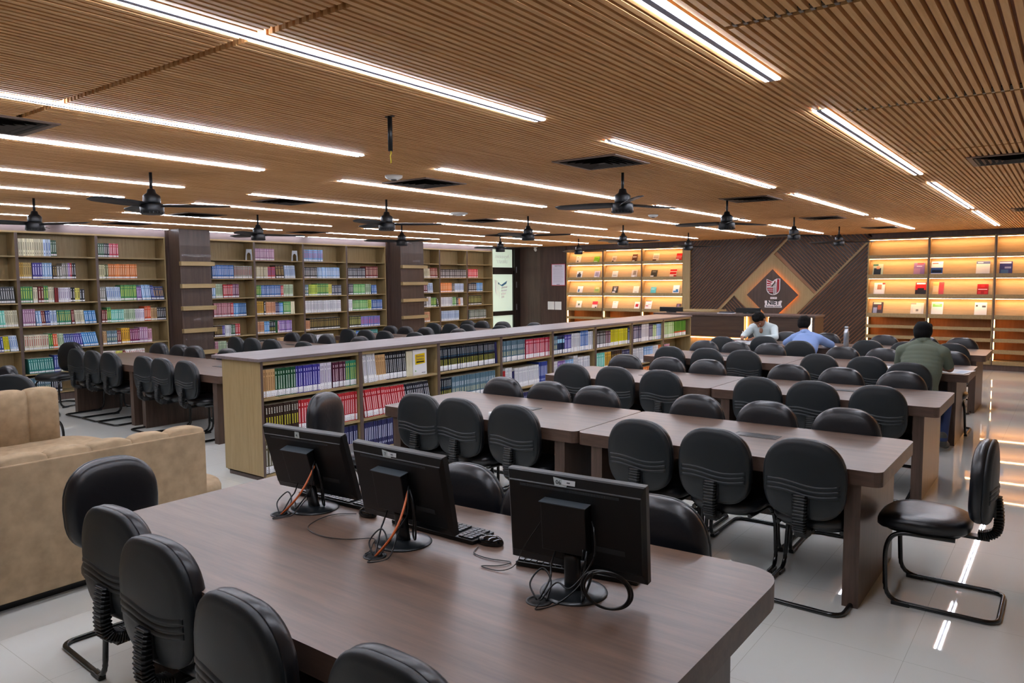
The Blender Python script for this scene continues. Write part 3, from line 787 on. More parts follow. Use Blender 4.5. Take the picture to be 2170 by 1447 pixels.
BAYW = ['nearest', 'second', 'third', 'fourth', 'fifth', 'sixth', 'seventh', 'last']
SHW = ['upper', 'middle', 'bottom']
rest = MB(); nind = 0; prev = {}; seen_lab = {}
order = sorted(LOW_BLOCKS, key=lambda b_: (b_[1] > 7.72 or (b_[0] == 3), b_[1]))
for (sh, y0, y1, ck, h, lean, style) in order:
    z = ZL[sh-1]; k = int((y0-LY0+.05)/LP); lo = LY0+k*LP+.024; hi = LY0+(k+1)*LP-.024
    a = math.radians(lean); pv, pa = prev.get((k, sh), (lo, 0.0)); sh_ = h/2*math.sin(a)
    y0 = max(y0+sh_, pv + max(0, h*(math.sin(a)-math.sin(pa)))); y1 = min(y1+sh_, hi-.004); w_ = y1-y0
    if w_ < .012: continue
    nb = max(1, round(w_/.0265)); th = w_/nb; prev[(k, sh)] = (y1, a)
    th2 = round(th*math.cos(a)-.0012, 4)
    ind = nind+nb <= 300 and y1 < 8.4 and not (sh == 3 and y0 > 5.6)
    lab = '%s book on the %s shelf of the %s low bookcase' % (WORD.get(ck, ck), SHW[sh-1], BAYW[k])
    if style == 'n': lab = 'single ' + lab
    if lab in seen_lab:
        seen_lab[lab] += 1; lab2 = lab + ', further right'
        if lab2 in seen_lab: lab2 = lab + ', farthest right'
    else: lab2 = lab
    seen_lab[lab2] = 1
    for j in range(nb):
        yy = y0+j*th; dx = random.uniform(-.008, .004); hh = h
        off = hh*math.sin(a)*0
        M = Matrix.Translation((-5.625+dx, yy, z+.0015)) @ Matrix.Rotation(a, 4, 'X')
        if lean:   # leaning to the left: top moves towards lower y
            M = Matrix.Translation((-5.625+dx, yy, z+.0015)) @ Matrix.Rotation(a, 4, 'X')
        if ind: book_obj(th2, h, .20, ck, style, M, lab2, lab2 + ' (copies)')
        else: book_faces(rest, th2, h, .20, ck, style, M, False, random.uniform(.9, 1.1))
    if ind: nind += nb
for (sh, y0, y1, ck, h, lean, style) in sorted(WALL_BLOCKS, key=lambda b_: (b_[0], b_[1])):
    z = ZW[sh-1]; bay = [q for q in bays if q[0]-.12 <= (y0+y1)/2 <= q[1]+.05]
    if not bay: continue
    lo, hi = bay[0][0]+.02, bay[0][1]-.02; a = math.radians(lean); pv, pa = prev.get(('w', lo, sh), (lo, 0.0)); sh_ = h/2*math.sin(a)
    y0 = max(y0+sh_, pv + max(0, h*(math.sin(a)-math.sin(pa)))); y1 = min(y1+sh_, hi-.004); w_ = y1-y0
    if w_ < .012: continue
    prev[('w', lo, sh)] = (y1, a)
    nb = max(1, round(w_/.029)); th = w_/nb
    for j in range(nb):
        yy = y0+j*th; dx = random.uniform(-.01, .003)
        M = Matrix.Translation((-12.165+dx, yy, z+.001)) @ Matrix.Rotation(a, 4, 'X')
        book_faces(rest, th-.0015, (h+(.035 if sh == 6 else 0))*random.uniform(.985, 1.0), .18, ck, 'k' if style == 'l' else style, M, False, random.uniform(.88, 1.12))
tag(rest.build('books', M_colg), 'rows of further library books filling the wall bookcases and far low shelves', 'books', kind='stuff')
# the white Business Statistics book standing face-out in front of a short cream stack
st = MB(); 
for j in range(4):
    book_faces(st, .022, .27, .19, 'cream', 'n', Matrix.Translation((-5.63, 5.60+j*.0235, .7365)), False)
    if j < 4:
        o = st.build('book', M_colg); tag(o, 'cream book standing behind the white face-out book', 'book', 'cream books behind the face-out book'); st = MB()
fo = thing('book', 'white face-out book with yellow title patch on the second low bookcase', 'book', (-5.63, 5.70, .7365), 0)
b1 = MB(); b1.box(-.19, 0, 0, 0, .21, .275, 'dcdcdc'); b1.build('cover', M_colg, fo)
b2 = MB(); b2.prism([(.035, .115), (.185, .125), (.18, .235), (.03, .225)], 0, .0012, 'd2b40c', M=Matrix(((0, 0, 1, .0), (1, 0, 0, 0), (0, 1, 0, 0), (0, 0, 0, 1)))); b2.build('title_patch', M_colg, fo)
Mt = lambda y, z: Matrix(((0, 0, 1, .0016), (1, 0, 0, y), (0, 1, 0, z), (0, 0, 0, 1)))
M_tv = mat('title_violet', '4a2c5c', .5)
text('title', 'Business', M_tv, .036, Mt(.108, .205), fo, .0004); text('title', 'Statistics', M_tv, .034, Mt(.108, .172), fo, .0004)
b3 = MB(); b3.box(.0005, .05, .135, .0018, .17, .15, '1c1c1c'); b3.box(.0003, .13, .02, .001, .19, .026, '555560'); b3.box(.0003, .03, .04, .001, .045, .055, '6aa05a'); b3.build('printed_lines', M_colg, fo)

# ------------------------------------------------------------------ lit display shelving on the far wall
M_pan = wood('display_back_panel', 'a88c5c', 'bb9c6c', 'X', rough=.45, scale=26, stretch=12)
M_pano = wood('display_lower_back', 'a8652e', 'bc7a3c', 'Z', rough=.45, scale=26, stretch=12)
LIPS = [(2.137, 2.195), (1.742, 1.812), (1.352, 1.42), (.965, 1.035)]
def display(x0, x1, ztop, label, grp, endside):
    t = thing('display_shelving', label, 'shelving', (x0, 16.48, 0), 0, grp); W_ = x1-x0
    for a in ((0, .022), (W_-.022, W_)): MB().box(a[0], .02, .1, a[1], .375, ztop+.03).build('side_panel', M_beige, t)
    MB().box(0, 0, .1, .022, .02, ztop+.03).build('front_stile', M_stile if endside != 'L' else M_beige, t)
    MB().box(.022, .36, .1, W_-.022, .375, ztop).build('back_panel', M_pano, t)
    MB().box(.022, .01, ztop-.005, W_-.022, .375, ztop+.02).build('top_panel', M_beigeh, t)
    tops = [ztop] + [l[0]-.012 for l in LIPS[:-1]]
    for (z0, z1), zt in zip(LIPS, tops):
        MB().box(.022, 0, z0, W_-.022, .016, z1).build('front_lip', M_beigeh, t)
        MB().box(.022, .016, z0-.012, W_-.022, .36, z0).build('shelf', M_beigeh, t)
        s = MB(); s.quad([(.022, .045, z0), (W_-.022, .045, z0), (W_-.022, .19, zt-.006), (.022, .19, zt-.006)]); s.quad([(.022, .055, z0), (.022, .20, zt-.006), (W_-.022, .20, zt-.006), (W_-.022, .055, z0)])
        s.build('sloping_panel', M_pan, t)
        MB().box(.03, .06, zt-.010, W_-.03, .085, zt-.004).build('led_strip', M_led, t)
    for z0, z1 in ((.74, .80), (.53, .597), (.315, .39), (.105, .18)):
        MB().box(.022, 0, z0, W_-.022, .36, z1 if z0 < .11 else z0+.02).build('shelf', M_beigeh, t)
        if z0 > .11: MB().box(.022, 0, z0+.02, W_-.022, .016, z1).build('front_lip', M_beigeh, t)
    for z0, z1 in ((.80, .95), (.597, .735), (.39, .525), (.18, .31)): MB().box(.024, .03, z0+.005, .034, .045, z1).build('led_strip', M_ledv, t)
    MB().box(0, .03, 0, W_, .36, .1).build('plinth', M_stile, t)
dl = [(-10.64, -9.555), (-9.555, -8.47), (-8.47, -7.385)]
for k, (a, b_) in enumerate(dl): display(a, b_, 2.48, 'warm lit display bay left of the batten wall, %s' % ['by the notice', 'in the middle', 'nearest the batten wall'][k], 'lit display bays left of the batten wall', 'L' if k == 0 else '')
trim(-7.385, 16.48, 0, -7.205, 16.86, 2.515, M_beige)
dr = [(-3.385, -2.295), (-2.295, -1.205), (-1.205, -.115), (-.115, .975), (.975, 2.065)]
for k, (a, b_) in enumerate(dr): display(a, b_, 2.505, 'warm lit display bay right of the batten wall, ' + ['touching the battens', 'second from the battens', 'cut by the picture edge', 'outside the right edge', 'farthest to the right'][k], 'lit display bays right of the batten wall', 'L' if k == 0 else '')
# publications standing face-out:  x0,x1,z0,z1, base, patches[(u0,v0,u1,v1,col)], words
PUBS = [
(-10.39,-10.24,2.20,2.36,'d6d0bc',[(.3,.1,.55,.3,'3a3a3a'),(.2,.75,.5,.85,'8c8470')],'cream paperback with a small dark figure'),
(-9.85,-9.69,2.21,2.35,'7cb82c',[(.1,.05,.7,.2,'c9d9a8'),(.2,.6,.8,.7,'4c7c1c')],'lime green paperback'),
(-9.33,-9.20,2.20,2.34,'cdb8a4',[(.1,.0,.5,.2,'4a3a32'),(.2,.3,.8,.7,'a08a7c')],'pinkish tan paperback on the top shelf'),
(-8.76,-8.63,2.20,2.37,'5c3c2e',[(.1,.55,.9,.68,'d0c4b4'),(.1,.0,.6,.12,'e0dcd0')],'dark brown paperback'),
(-8.20,-8.04,2.20,2.37,'cfc2ac',[(0,0,.6,.2,'5a3c2a'),(.1,.4,.9,.5,'8c8478'),(.1,.6,.9,.7,'8c8478')],'beige paperback with grey title lines'),
(-7.59,-7.45,2.20,2.36,'c8201c',[(.0,.55,1,.6,'e8d0c8'),(.1,.3,.9,.36,'e0b8b0'),(0,0,.55,.16,'e8e0d8')],'red paperback on the top shelf'),
(-10.37,-10.20,1.81,1.98,'c6ccd0',[(.15,.05,.8,.55,'26282c'),(.3,.5,.65,.8,'55504c')],'pale book with a dark portrait'),
(-9.84,-9.68,1.81,1.98,'b8b4c4',[(.2,.2,.8,.8,'8a86a0'),(.1,0,.5,.15,'e0e0e0')],'lilac grey book'),
(-9.32,-9.16,1.81,1.97,'cfd0c8',[(.2,.25,.8,.35,'7c8a8c')],'plain pale paperback in the middle bay'),
(-8.78,-8.62,1.81,1.99,'b8aca0',[(.3,.3,.8,.9,'7c7064'),(.1,0,.6,.2,'e0e0dc')],'grey book with a seated figure'),
(-8.25,-8.09,1.80,1.97,'3c3a30',[(0,.0,.5,.18,'d8d8d0'),(.2,.7,.8,.78,'8a8670')],'dark olive paperback'),
(-7.75,-7.58,1.81,2.00,'d8b49c',[(0,.7,1,.95,'c02018'),(0,.3,.95,.6,'b81c18'),(.6,0,1,.2,'a81c18')],'tan book with large red title letters'),
(-10.35,-10.19,1.42,1.59,'d6dadc',[(.15,.1,.45,.55,'4c6c8c')],'white book with a blue figure'),
(-9.84,-9.67,1.42,1.58,'a8a84c',[(.1,.3,.7,.6,'7c9c3c'),(.2,.6,.8,.9,'ccc88c')],'yellow-green book'),
(-9.32,-9.16,1.42,1.59,'3a3836',[(.3,.3,.7,.7,'b8b4b0'),(.2,.8,.8,.85,'c8c4c0'),(.1,0,.6,.18,'e0e0e0')],'charcoal book with a pale figure'),
(-8.73,-8.57,1.42,1.59,'ddd8c4',[(.3,.1,.7,.16,'5a5a5a')],'plain ivory book'),
(-8.25,-8.11,1.42,1.57,'5cb8c0',[(.1,.6,.7,.66,'d8f0f0')],'turquoise paperback'),
(-7.67,-7.51,1.42,1.61,'dcdfe0',[(.1,.1,.9,.3,'3c7cb0'),(.45,.3,.85,.5,'3c7cb0')],'white book with a blue triangle'),
(-10.39,-10.22,1.03,1.21,'dcdad0',[(.35,.3,.65,.6,'5c6a5c')],'white book with a dark green spot'),
(-9.90,-9.75,1.03,1.20,'d8d0cc',[(0,.5,1,1,'c8202c'),(.6,.0,.9,.15,'3a3a3a')],'book with a red upper half'),
(-9.31,-9.16,1.03,1.21,'e0dcd4',[(.2,.8,.6,.88,'b8a084')],'plain white book on the lowest sloping shelf'),
(-8.69,-8.55,1.03,1.20,'e0dcd8',[(.2,.25,.75,.7,'b01c28')],'white book with a red block'),
(-8.40,-8.23,1.03,1.23,'e2dedc',[(0,.92,.9,1,'b83040'),(.1,.3,.5,.4,'b0303c'),(.4,.5,.9,.6,'b8a8a8')],'white booklet with a red header'),
(-7.58,-7.47,1.03,1.17,'4a3c3c',[(.2,.4,.7,.9,'7c6c8c'),(0,0,.8,.25,'e0e0d8'),(.5,.3,.9,.5,'b0a040')],'small dark book with a yellow patch'),
(-3.30,-3.11,1.83,2.05,'a8b8a0',[(.1,.0,.8,.6,'26323c'),(.35,.5,.65,.8,'c89474'),(0,.82,.5,1,'3c6c5c')],'magazine with a man in a dark suit'),
(-2.56,-2.37,1.82,2.05,'8c6c94',[(.0,.0,.6,.5,'a88098'),(.25,.66,.75,.72,'e0d8e4'),(.3,.85,.9,1,'a84c5c')],'mauve magazine'),
(-2.26,-2.06,1.82,2.07,'dfe3e8',[(0,.05,1,.5,'2c4c84'),(.1,.1,.9,.32,'1c2434'),(.1,.8,.6,.88,'c0605c')],'white magazine with a blue skyline'),
(-1.51,-1.29,1.82,2.06,'dcd8d0',[(0,.78,1,1,'56648c'),(.1,.85,.5,.92,'dfe3f0')],'pale magazine with a grey-blue header'),
(-1.14,-0.94,1.83,2.06,'2e3268',[(.0,.82,.9,.95,'b0b4d8'),(.1,.0,.7,.3,'3c5c84'),(.4,.4,.9,.55,'8c90b8')],'dark blue magazine'),
(-3.27,-3.07,1.42,1.65,'dcd2c8',[(.3,.4,.7,.85,'a87458'),(.1,.0,.9,.35,'e8e4e0'),(.75,.85,1,1,'c83030')],'magazine with a portrait of a man in white'),
(-2.52,-2.33,1.43,1.67,'c41c20',[(0,0,1,.35,'1a1214'),(.2,.3,.8,.5,'1a1214'),(.1,.82,.9,.95,'e8d8d8')],'red and black magazine'),
(-2.22,-2.03,1.42,1.66,'d8a860',[(.55,.0,1,1,'c83838'),(.05,.2,.5,.7,'e0bc84')],'orange magazine with a red column'),
(-1.48,-1.30,1.44,1.64,'9c1a1c',[(.1,.45,.9,.52,'e8c8c8'),(.1,.05,.35,.3,'c02c2c'),(.65,.05,.9,.3,'c02c2c'),(.35,.7,.65,.95,'b82828')],'deep red magazine'),
(-3.29,-3.09,1.04,1.27,'3c3438',[(.1,0,.45,.5,'8c94b0'),(.5,.3,.85,.7,'8c4c34'),(.1,.8,.8,.95,'c0b8b0')],'dark magazine with two people'),
(-2.59,-2.36,1.04,1.26,'cfc8b8',[(.2,.1,.8,.6,'dcd4c0'),(.4,.2,.6,.4,'5c4c3c'),(0,.85,.4,1,'8c8c7c')],'pale magazine with a ball on it'),
(-2.23,-2.03,1.03,1.27,'e0e4da',[(.1,.6,.9,.85,'7cc464'),(.3,.75,.7,.8,'d8ecd0')],'white leaflet with a green band'),
(-1.51,-1.31,1.04,1.28,'e0e0da',[(.1,.65,.25,.8,'4a5058'),(.6,.6,.9,.75,'4a5058')],'white leaflet with two small photos'),
]
for (x0, x1, z0, z1, base, pats, wd) in PUBS:
    left = x0 < -6; zlip = [l for l in LIPS if abs(l[1]-z0) < .05 or abs(l[1]-.0-z0) < .05]
    li = min(range(4), key=lambda i: abs(LIPS[i][1]-z0)); zb = LIPS[li][0]
    zt = ([2.48 if left else 2.505] + [l[0]-.012 for l in LIPS[:-1]])[li]
    a = math.atan2(.145, zt-.006-zb); hgt = (z1-z0+.055)/math.cos(a); W_ = x1-x0
    o = MB(); th = .008
    M = Matrix.Translation((x0, 16.48+.036, zb+.002)) @ Matrix.Rotation(-a, 4, 'X')
    o.box(0, -th, 0, W_, 0, hgt, base); z00 = (LIPS[li][1]-zb)*1.0
    for (u0, v0, u1, v1, c_) in pats:
        A, B = u0*W_, u1*W_; zc, zd = z00+(hgt-z00)*v0, z00+(hgt-z00)*v1
        o.quad([(A, -th-.0006, zc), (B, -th-.0006, zc), (B, -th-.0006, zd), (A, -th-.0006, zd)], c_)
    ob = o.build('magazine' if not left else 'display_book', M_colg); ob.matrix_world = M
    tag(ob, wd + ' standing on the ' + ('left' if left else 'right') + ' lit display shelving', 'magazine' if not left else 'book', 'face-out %s on the %s display' % (('books', 'left') if left else ('magazines', 'right')))
# bookends on the empty top shelves
for y, lb in ((8.12, 'grey metal bookend alone on the empty shelf right of the column'), (9.13, 'grey metal bookend at the right of the pink books')):
    o = MB(); zz = 2.155
    pts = [(0, 0), (.03, 0), (.03, .1), (.045, .13), (.065, .14), (.085, .13), (.1, .1), (.1, 0), (.13, 0), (.12, .2), (.02, .2)]
    o.prism(pts, 0, .002, M=Matrix(((0, 0, 1, 0), (1, 0, 0, 0), (0, 1, 0, 0), (0, 0, 0, 1)))); o.box(-.1, 0, 0, 0, .03, .002)
    ob = o.build('bookend', mat('bookend_grey', '9aa0a4', .5)); ob.matrix_world = Matrix.Translation((-12.2, y-.065, zz+.001)) @ Matrix.Rotation(math.radians(-18), 4, 'Z'); tag(ob, lb, 'bookend')
# leaning acrylic racks on the wall columns
def acrylic():
    m, nt, b = new_mat('clear_acrylic'); b.inputs['Base Color'].default_value = (.03, .03, .03, 1); b.inputs['Roughness'].default_value = .05
    b.inputs['Alpha'].default_value = .05; b.inputs['Specular IOR Level'].default_value = .25; return m
M_acr = acrylic()
for k, (a, b_) in enumerate(((6.555, 7.155), (11.61, 12.40))):
    t = thing('magazine_rack', 'empty acrylic magazine rack with beige ledges on the %s column' % ['first dark', 'second dark'][k], 'rack', (-11.8, a, 0)); W_ = b_-a
    for z0 in (2.03, 1.66, 1.29, .915, .54):
        MB().box(.002, 0, z0, .075, W_, z0+.07).build('ledge', M_beigeh, t, bevel=.003)
        s = MB(); e = .03; s.box(0, 0, 0, .003, W_-2*e, .27)
        o = s.build('acrylic_sheet', M_acr, t); o.location = (.06, e, z0+.07); o.rotation_euler = (0, math.radians(-12), 0)
# notice, switch plates, camera
nt_ = thing('notice_board', 'white printed notice with a red border beside the left lit shelves', 'notice', (-11.10, 16.475, 1.60))
b1 = MB(); b1.box(0, 0, 0, .43, .008, .57, 'a8323c'); b1.build('red_frame', M_col, nt_)
b1 = MB(); b1.box(.015, -.002, .015, .415, 0, .555, 'c9c6d4')
for k in range(13): b1.quad([(.05, -.003, .46-k*.031), (.05+.33*random.uniform(.7, 1), -.003, .46-k*.031), (.38, -.003, .466-k*.031), (.05, -.003, .466-k*.031)], '8c8a98')
b1.box(.16, -.003, .03, .26, -.002, .04, '2a2a30'); b1.build('sheet', M_col, nt_)
text('heading', 'NOTICE', M_lk, .06, Matrix(((1, 0, 0, .215), (0, 0, -1, -.004), (0, 1, 0, .515), (0, 0, 0, 1))), nt_, .0005)
for k, x in enumerate((-11.225, -11.0)):
    t = thing('switch_plate', 'white electrical switch plate on the dark wall, %s of the pair' % ['left', 'right'][k], 'switch', (x, 16.475, .965), 0, 'pair of white switch plates')
    MB().box(0, 0, 0, .205, .01, .215).build('plate', M_white, t, bevel=.004)
    s = MB()
    for i in range(4):
        for j in range(3): s.box(.02+i*.043, -.005, .025+j*.06, .055+i*.043, 0, .07+j*.06)
    s.build('switches', M_white, t)
t = thing('security_camera', 'small white security camera under the ceiling in the far left corner', 'camera', (-11.6, 16.45, 2.56))
MB().lathe([(.0, .075), (.05, .075), (.05, .06), (.03, .05), (.02, .02)], 14).build('mount', M_white, t)
o = MB().lathe([(.0, -.06), (.032, -.06), (.036, -.04), (.036, .05), (.0, .06)], 14).build('camera_body', M_white, t); o.rotation_euler = (math.radians(75), 0, .4)
o = MB().lathe([(.0, -.064), (.022, -.064), (.024, -.058), (0, -.058)], 12).build('lens', M_blackg, t); o.rotation_euler = (math.radians(75), 0, .4)

# ------------------------------------------------------------------ reception counter
ct = thing('reception_counter', 'long dark reception counter with warm lit recesses under the lozenge sign', 'counter', (-6.85, 13.9, 0))
MB().box(0, -.03, 1.035, 3.17, .62, 1.075).build('counter_top', M_stile, ct, bevel=.004)
MB().box(.0, .1, 0, 3.10, .6, 1.035).build('carcass', M_beige, ct)
M_cp = wood('counter_front_veneer', '33261f', '4a3a30', 'X', rough=.35, scale=18, stretch=14)
for a, b_ in ((.76, 1.87), (2.33, 3.02)): MB().box(a, 0, .63, b_, .07, 1.03).build('front_panel', M_cp, ct)
MB().box(0, 0, 0, .7, .1, 1.03).build('front_panel', M_cp, ct)
MB().box(3.105, 0, 0, 3.15, .6, 1.035).build('end_panel', M_cp, ct)
M_cled = emit('counter_led', 'ffb066', 22.0)
for q in ((.72, .075, .62, .735, .09, 1.03), (1.885, .075, .63, 1.9, .09, 1.03), (2.30, .075, .63, 2.315, .09, 1.03), (.76, .03, .60, 1.87, .05, .612), (2.33, .03, .60, 3.02, .05, .612)): MB().box(*q).build('led_strip', M_cled, ct)
MB().box(3.05, .015, .63, 3.095, .05, 1.03).build('end_light', emit('counter_end_light', 'ffd9a8', 14.0), ct)
wg = MB(); wg.box(.15, .62, 1.02, .95, 1.5, 1.10); wg.build('wing_top', M_beigeh, ct, bevel=.004); MB().box(.2, .64, 0, .9, 1.46, 1.02).build('wing', M_cp, ct)
def flatmon(x, y, z, w_, lb):
    t = thing('monitor', lb, 'monitor', (x, y, z))
    MB().box(-w_/2, 0, -.02, w_/2, .05, .075).build('casing', M_black, t, bevel=.01)
    MB().lathe([(.1, -.035), (.1, -.022), (.03, -.02), (.03, 0)], 16, (0, .03, 0)).build('base', M_black, t)
flatmon(-6.55, 14.05, 1.111, .50, 'black monitor lying low on the left end of the counter')
flatmon(-5.02, 14.2, 1.111, .48, 'black monitor behind the white-shirted person on the counter')
o = MB(); o.box(0, 0, 0, .30, .2, .012, 'd9dade'); o.box(.03, .02, .012, .28, .19, .035, '33343c'); ob = o.build('paper_stack', M_col); ob.location = (-5.55, 14.0, 1.077); tag(ob, 'stack of papers and a dark file on the counter', 'papers')
# the far side chair of the counter is hidden; two waiting chairs show above it only as tops
# ------------------------------------------------------------------ ceiling lights
mat_chan = mat('light_channel', 'a8aabc', .5)
def strip_light(label, x, y0, y1, single=False):
    t = thing('strip_light', label, 'light', (x, y0, 0), 0, 'linear ceiling strip lights'); L = y1-y0
    for s in ((0,) if single else (-1, 1)):
        MB().box(s*(.023 if not single else 0)-.0085, 0, H-.007, s*.023+.0085, L, H-.001).build('tube', M_cove if single else M_tube_e, t)
    if not single: MB().box(-.013, 0, H-.0085, .013, L, H-.001).build('channel', mat_chan, t)
    h_ = MB(); h_.box(-.036, -.012, H-.004, .036, 0, H-.001); h_.box(-.036, L, H-.004, .036, L+.012, H-.001)
    h_.build('end_caps', M_white, t)
    return t
CW = ['line along the left wall', 'second line from the left wall', 'third line from the left wall', 'fourth line from the left wall', 'fifth line from the left wall', 'fourth line from the right', 'third line from the right', 'second line from the right', 'rightmost line']
LC = [-10.89, -9.53, -7.89, -6.66, -5.18, -4.06, -2.41, -1.12]
LR = {-10.89: [(.9, 4.04), (4.85, 7.9), (8.9, 11.85), (12.6, 15.7)], -9.53: [(.8, 3.96), (4.6, 7.85), (8.58, 11.7), (12.3, 15.7)], -7.89: [(.6, 3.81), (4.58, 7.71), (8.53, 11.6), (12.3, 15.6)],
 -6.66: [(.5, 3.77), (4.48, 7.75), (8.55, 11.6), (12.2, 15.55)], -5.18: [(.4, 3.6), (4.38, 7.54), (8.27, 11.48), (12.14, 15.6)], -4.06: [(.4, 3.63), (4.42, 7.3), (8.25, 11.45), (12.5, 15.6)],
 -2.41: [(.3, 3.47), (4.24, 7.44), (8.13, 11.53), (12.27, 15.35)], -1.12: [(.25, 3.43), (4.19, 7.31), (8.03, 11.35), (11.85, 15.45)]}
RW = ['nearest the camera', 'second from the camera', 'third from the camera', 'farthest, near the back wall']
for i, x in enumerate(LC):
    for j, (a, b_) in enumerate(LR[x]):
        strip_light('white ceiling strip light, %s, %s' % (CW[i+1], RW[j]), x, a, b_)
for j, (a, b_) in enumerate(((2.0, 4.75), (4.95, 6.55), (7.2, 9.3), (9.4, 11.5), (12.3, 15.2))):
    strip_light('thin cove light over the left wall bookcases, %s piece from the left' % ORD[j], -12.085, a, b_, True)
# ceiling fans
def make_fan():
    t = thing('ceiling_fan', 'x', 'fan', (0, 0, 0))
    MB().lathe([(.012, -.165), (.012, 0)], 10, (0, 0, H)).build('downrod', M_blackm, t)
    MB().lathe([(.0, -.245), (.064, -.245), (.066, -.238), (.066, -.19), (.06, -.182), (.036, -.165), (.028, -.135), (.014, -.13), (0, -.13)], 22, (0, 0, H)).build('motor_housing', M_blackm, t)
    mb = MB().lathe([(.0, -.335), (.078, -.335), (.088, -.325), (.09, -.30), (.09, -.262), (.082, -.25), (.0, -.25)], 26, (0, 0, H))
    for k in range(20):
        a = k*PI/10; mb.box(-.004, -.002, -.006, .004, .004, .006, M=Matrix.Translation((.088*math.cos(a), .088*math.sin(a), H-.322)) @ Matrix.Rotation(a, 4, 'Z'))
    mb.build('lower_housing', M_blackm, t)
    for k in range(3):
        bl = MB(); R = []
        for q in range(9):
            r = .07+.53*q/8; wd = .042+.018*min(1, q/3) - (.025 if q == 8 else 0); tw = math.radians(19-8*q/8)
            c_, s_ = math.cos(tw), math.sin(tw)
            R.append([(r, -wd*c_, -wd*s_+.002), (r, 0, .006), (r, wd*c_, wd*s_+.002), (r, wd*c_, wd*s_-.003), (r, 0, 0), (r, -wd*c_, -wd*s_-.003)])
        bl.rings(R); o = bl.build('blade', M_blackm, t); o.location = (0, 0, H-.262); o.rotation_euler = (0, 0, k*2*PI/3)
    return t
fan0 = make_fan()
FANS = [(-5.97, 3.11, 50, 'nearest on the left, in front of the second column of lights'), (-8.67, 3.27, 30, 'nearest the left edge of the picture'), (-8.64, 5.91, 60, 'left line, second from the camera, by the first wall column'), (-6.03, 5.74, 45, 'middle line, second from the camera'),
 (-8.44, 8.35, 5, 'left line, third from the camera, by the second wall column'), (-6.11, 8.49, 25, 'middle line, third from the camera'), (-8.95, 11.51, 15, 'left line, in front of the glass door'), (-3.05, 5.59, -50, 'right line, nearest and largest, one blade towards the camera'),
 (-3.17, 8.24, -55, 'right line, second from the camera, under an air diffuser'), (-5.95, 10.93, 20, 'middle line, over the left lit shelves'), (-8.65, 13.89, 35, 'left line, farthest, over the first lit shelves'), (-5.98, 13.58, 30, 'middle line, farthest, left of the batten wall'),
 (-3.31, 11.23, -70, 'right line, over the middle of the batten wall'), (-3.31, 13.83, 38, 'right line, farthest, by the right lit shelves')]
for k, (x, y, a, lb) in enumerate(FANS):
    lb = 'black ceiling fan, ' + lb
    if k == 0: fan0.location = (x, y, 0); fan0.rotation_euler = (0, 0, math.radians(a)); fan0['label'] = lb; fan0['group'] = 'black ceiling fans'
    else: dup(fan0, (x, y, 0), math.radians(a), lb, 'black ceiling fans')
# bare down rod with a yellow hook
t = thing('fan_rod', 'bare dark fan rod with a yellow hook hanging from the ceiling', 'rod', (-2.985, 2.88, 0))
MB().lathe([(.013, -.185), (.013, 0)], 12, (0, 0, H)).build('rod', M_blackm, t)
MB().box(-.028, -.01, H-.005, .028, .01, H-.0005).build('ceiling_plate', M_blackm, t)
M_yel = mat('yellow_wire', 'd8c020', .5)
MB().tube([(.003, 0, H-.18), (.005, 0, H-.2), (-.003, 0, H-.21), (.0, 0, H-.222), (.004, 0, H-.235), (.001, 0, H-.25)], .003, 6).build('hook', M_yel, t)
# air diffusers
def make_diff():
    t = thing('air_diffuser', 'x', 'vent', (0, 0, 0)); z = H-.008
    fr_ = MB()
    for a, b_ in ((.27, .235),):
        for s in ((-a, -a, a, -b_), (-a, b_, a, a), (-a, -b_, -b_, b_), (b_, -b_, a, b_)): fr_.box(s[0], s[1], z, s[2], s[3], z+.008)
    fr_.build('frame', mat('diffuser_frame', '6c5648', .5), t)
    lo = MB()
    for q, a in enumerate((.225, .185, .145, .105, .065)):
        b_ = a-.022; z0 = z-.004-.002*q
        for k in range(4):
            M = Matrix.Rotation(k*PI/2, 4, 'Z')
            lo.quad([M @ Vector((-a, -a, z0)), M @ Vector((a, -a, z0)), M @ Vector((b_, -b_, z0+.02)), M @ Vector((-b_, -b_, z0+.02))])
            lo.quad([M @ Vector((-b_, -b_, z0+.022)), M @ Vector((b_, -b_, z0+.022)), M @ Vector((a, -a, z0+.002)), M @ Vector((-a, -a, z0+.002))])
    lo.box(-.045, -.045, z, .045, .045, z+.006); lo.build('louvres', M_grille, t)
    MB().box(-.235, -.235, z+.004, .235, .235, z+.007).build('throat_shade_plate', mat('opening_shade_black', '0a0908', .9), t)  # flat black plate painted as the shade inside the duct
    return t
df = make_diff()
DIF = [(-4.80, 1.6, 'cut by the left picture edge'), (-4.75, 5.0, 'beside the small smoke detector'), (-2.9, 4.98, 'above the largest fan'), (-2.93, 8.33, 'above the second fan of the right line'), (-3.02, 11.65, 'above the third fan on the right'), (-2.8, 14.6, 'farthest, close to the back wall'),
 (-9.2, 5.38, 'behind the nearest left fan'), (-11.25, 5.5, 'nearest the left wall bookcases'), (-6.99, 5.15, 'between two light lines left of centre'), (-11.0, 8.55, 'near the left wall, past the first column'), (-7.03, 8.65, 'right of the round wireless unit'), (-9.05, 11.6, 'in front of the glass door fan'), (-5.0, 11.6, 'over the left lit shelves'), (-.42, 6.8, 'nearest the right edge of the picture'), (-.45, 12.0, 'at the right edge, farther back')]
for k, (x, y, lb) in enumerate(DIF):
    lb = 'square dark air diffuser in the slatted ceiling, ' + lb
    if k == 0: df.location = (x, y, 0); df['label'] = lb; df['group'] = 'square air diffusers'
    else: dup(df, (x, y, 0), 0, lb, 'square air diffusers')
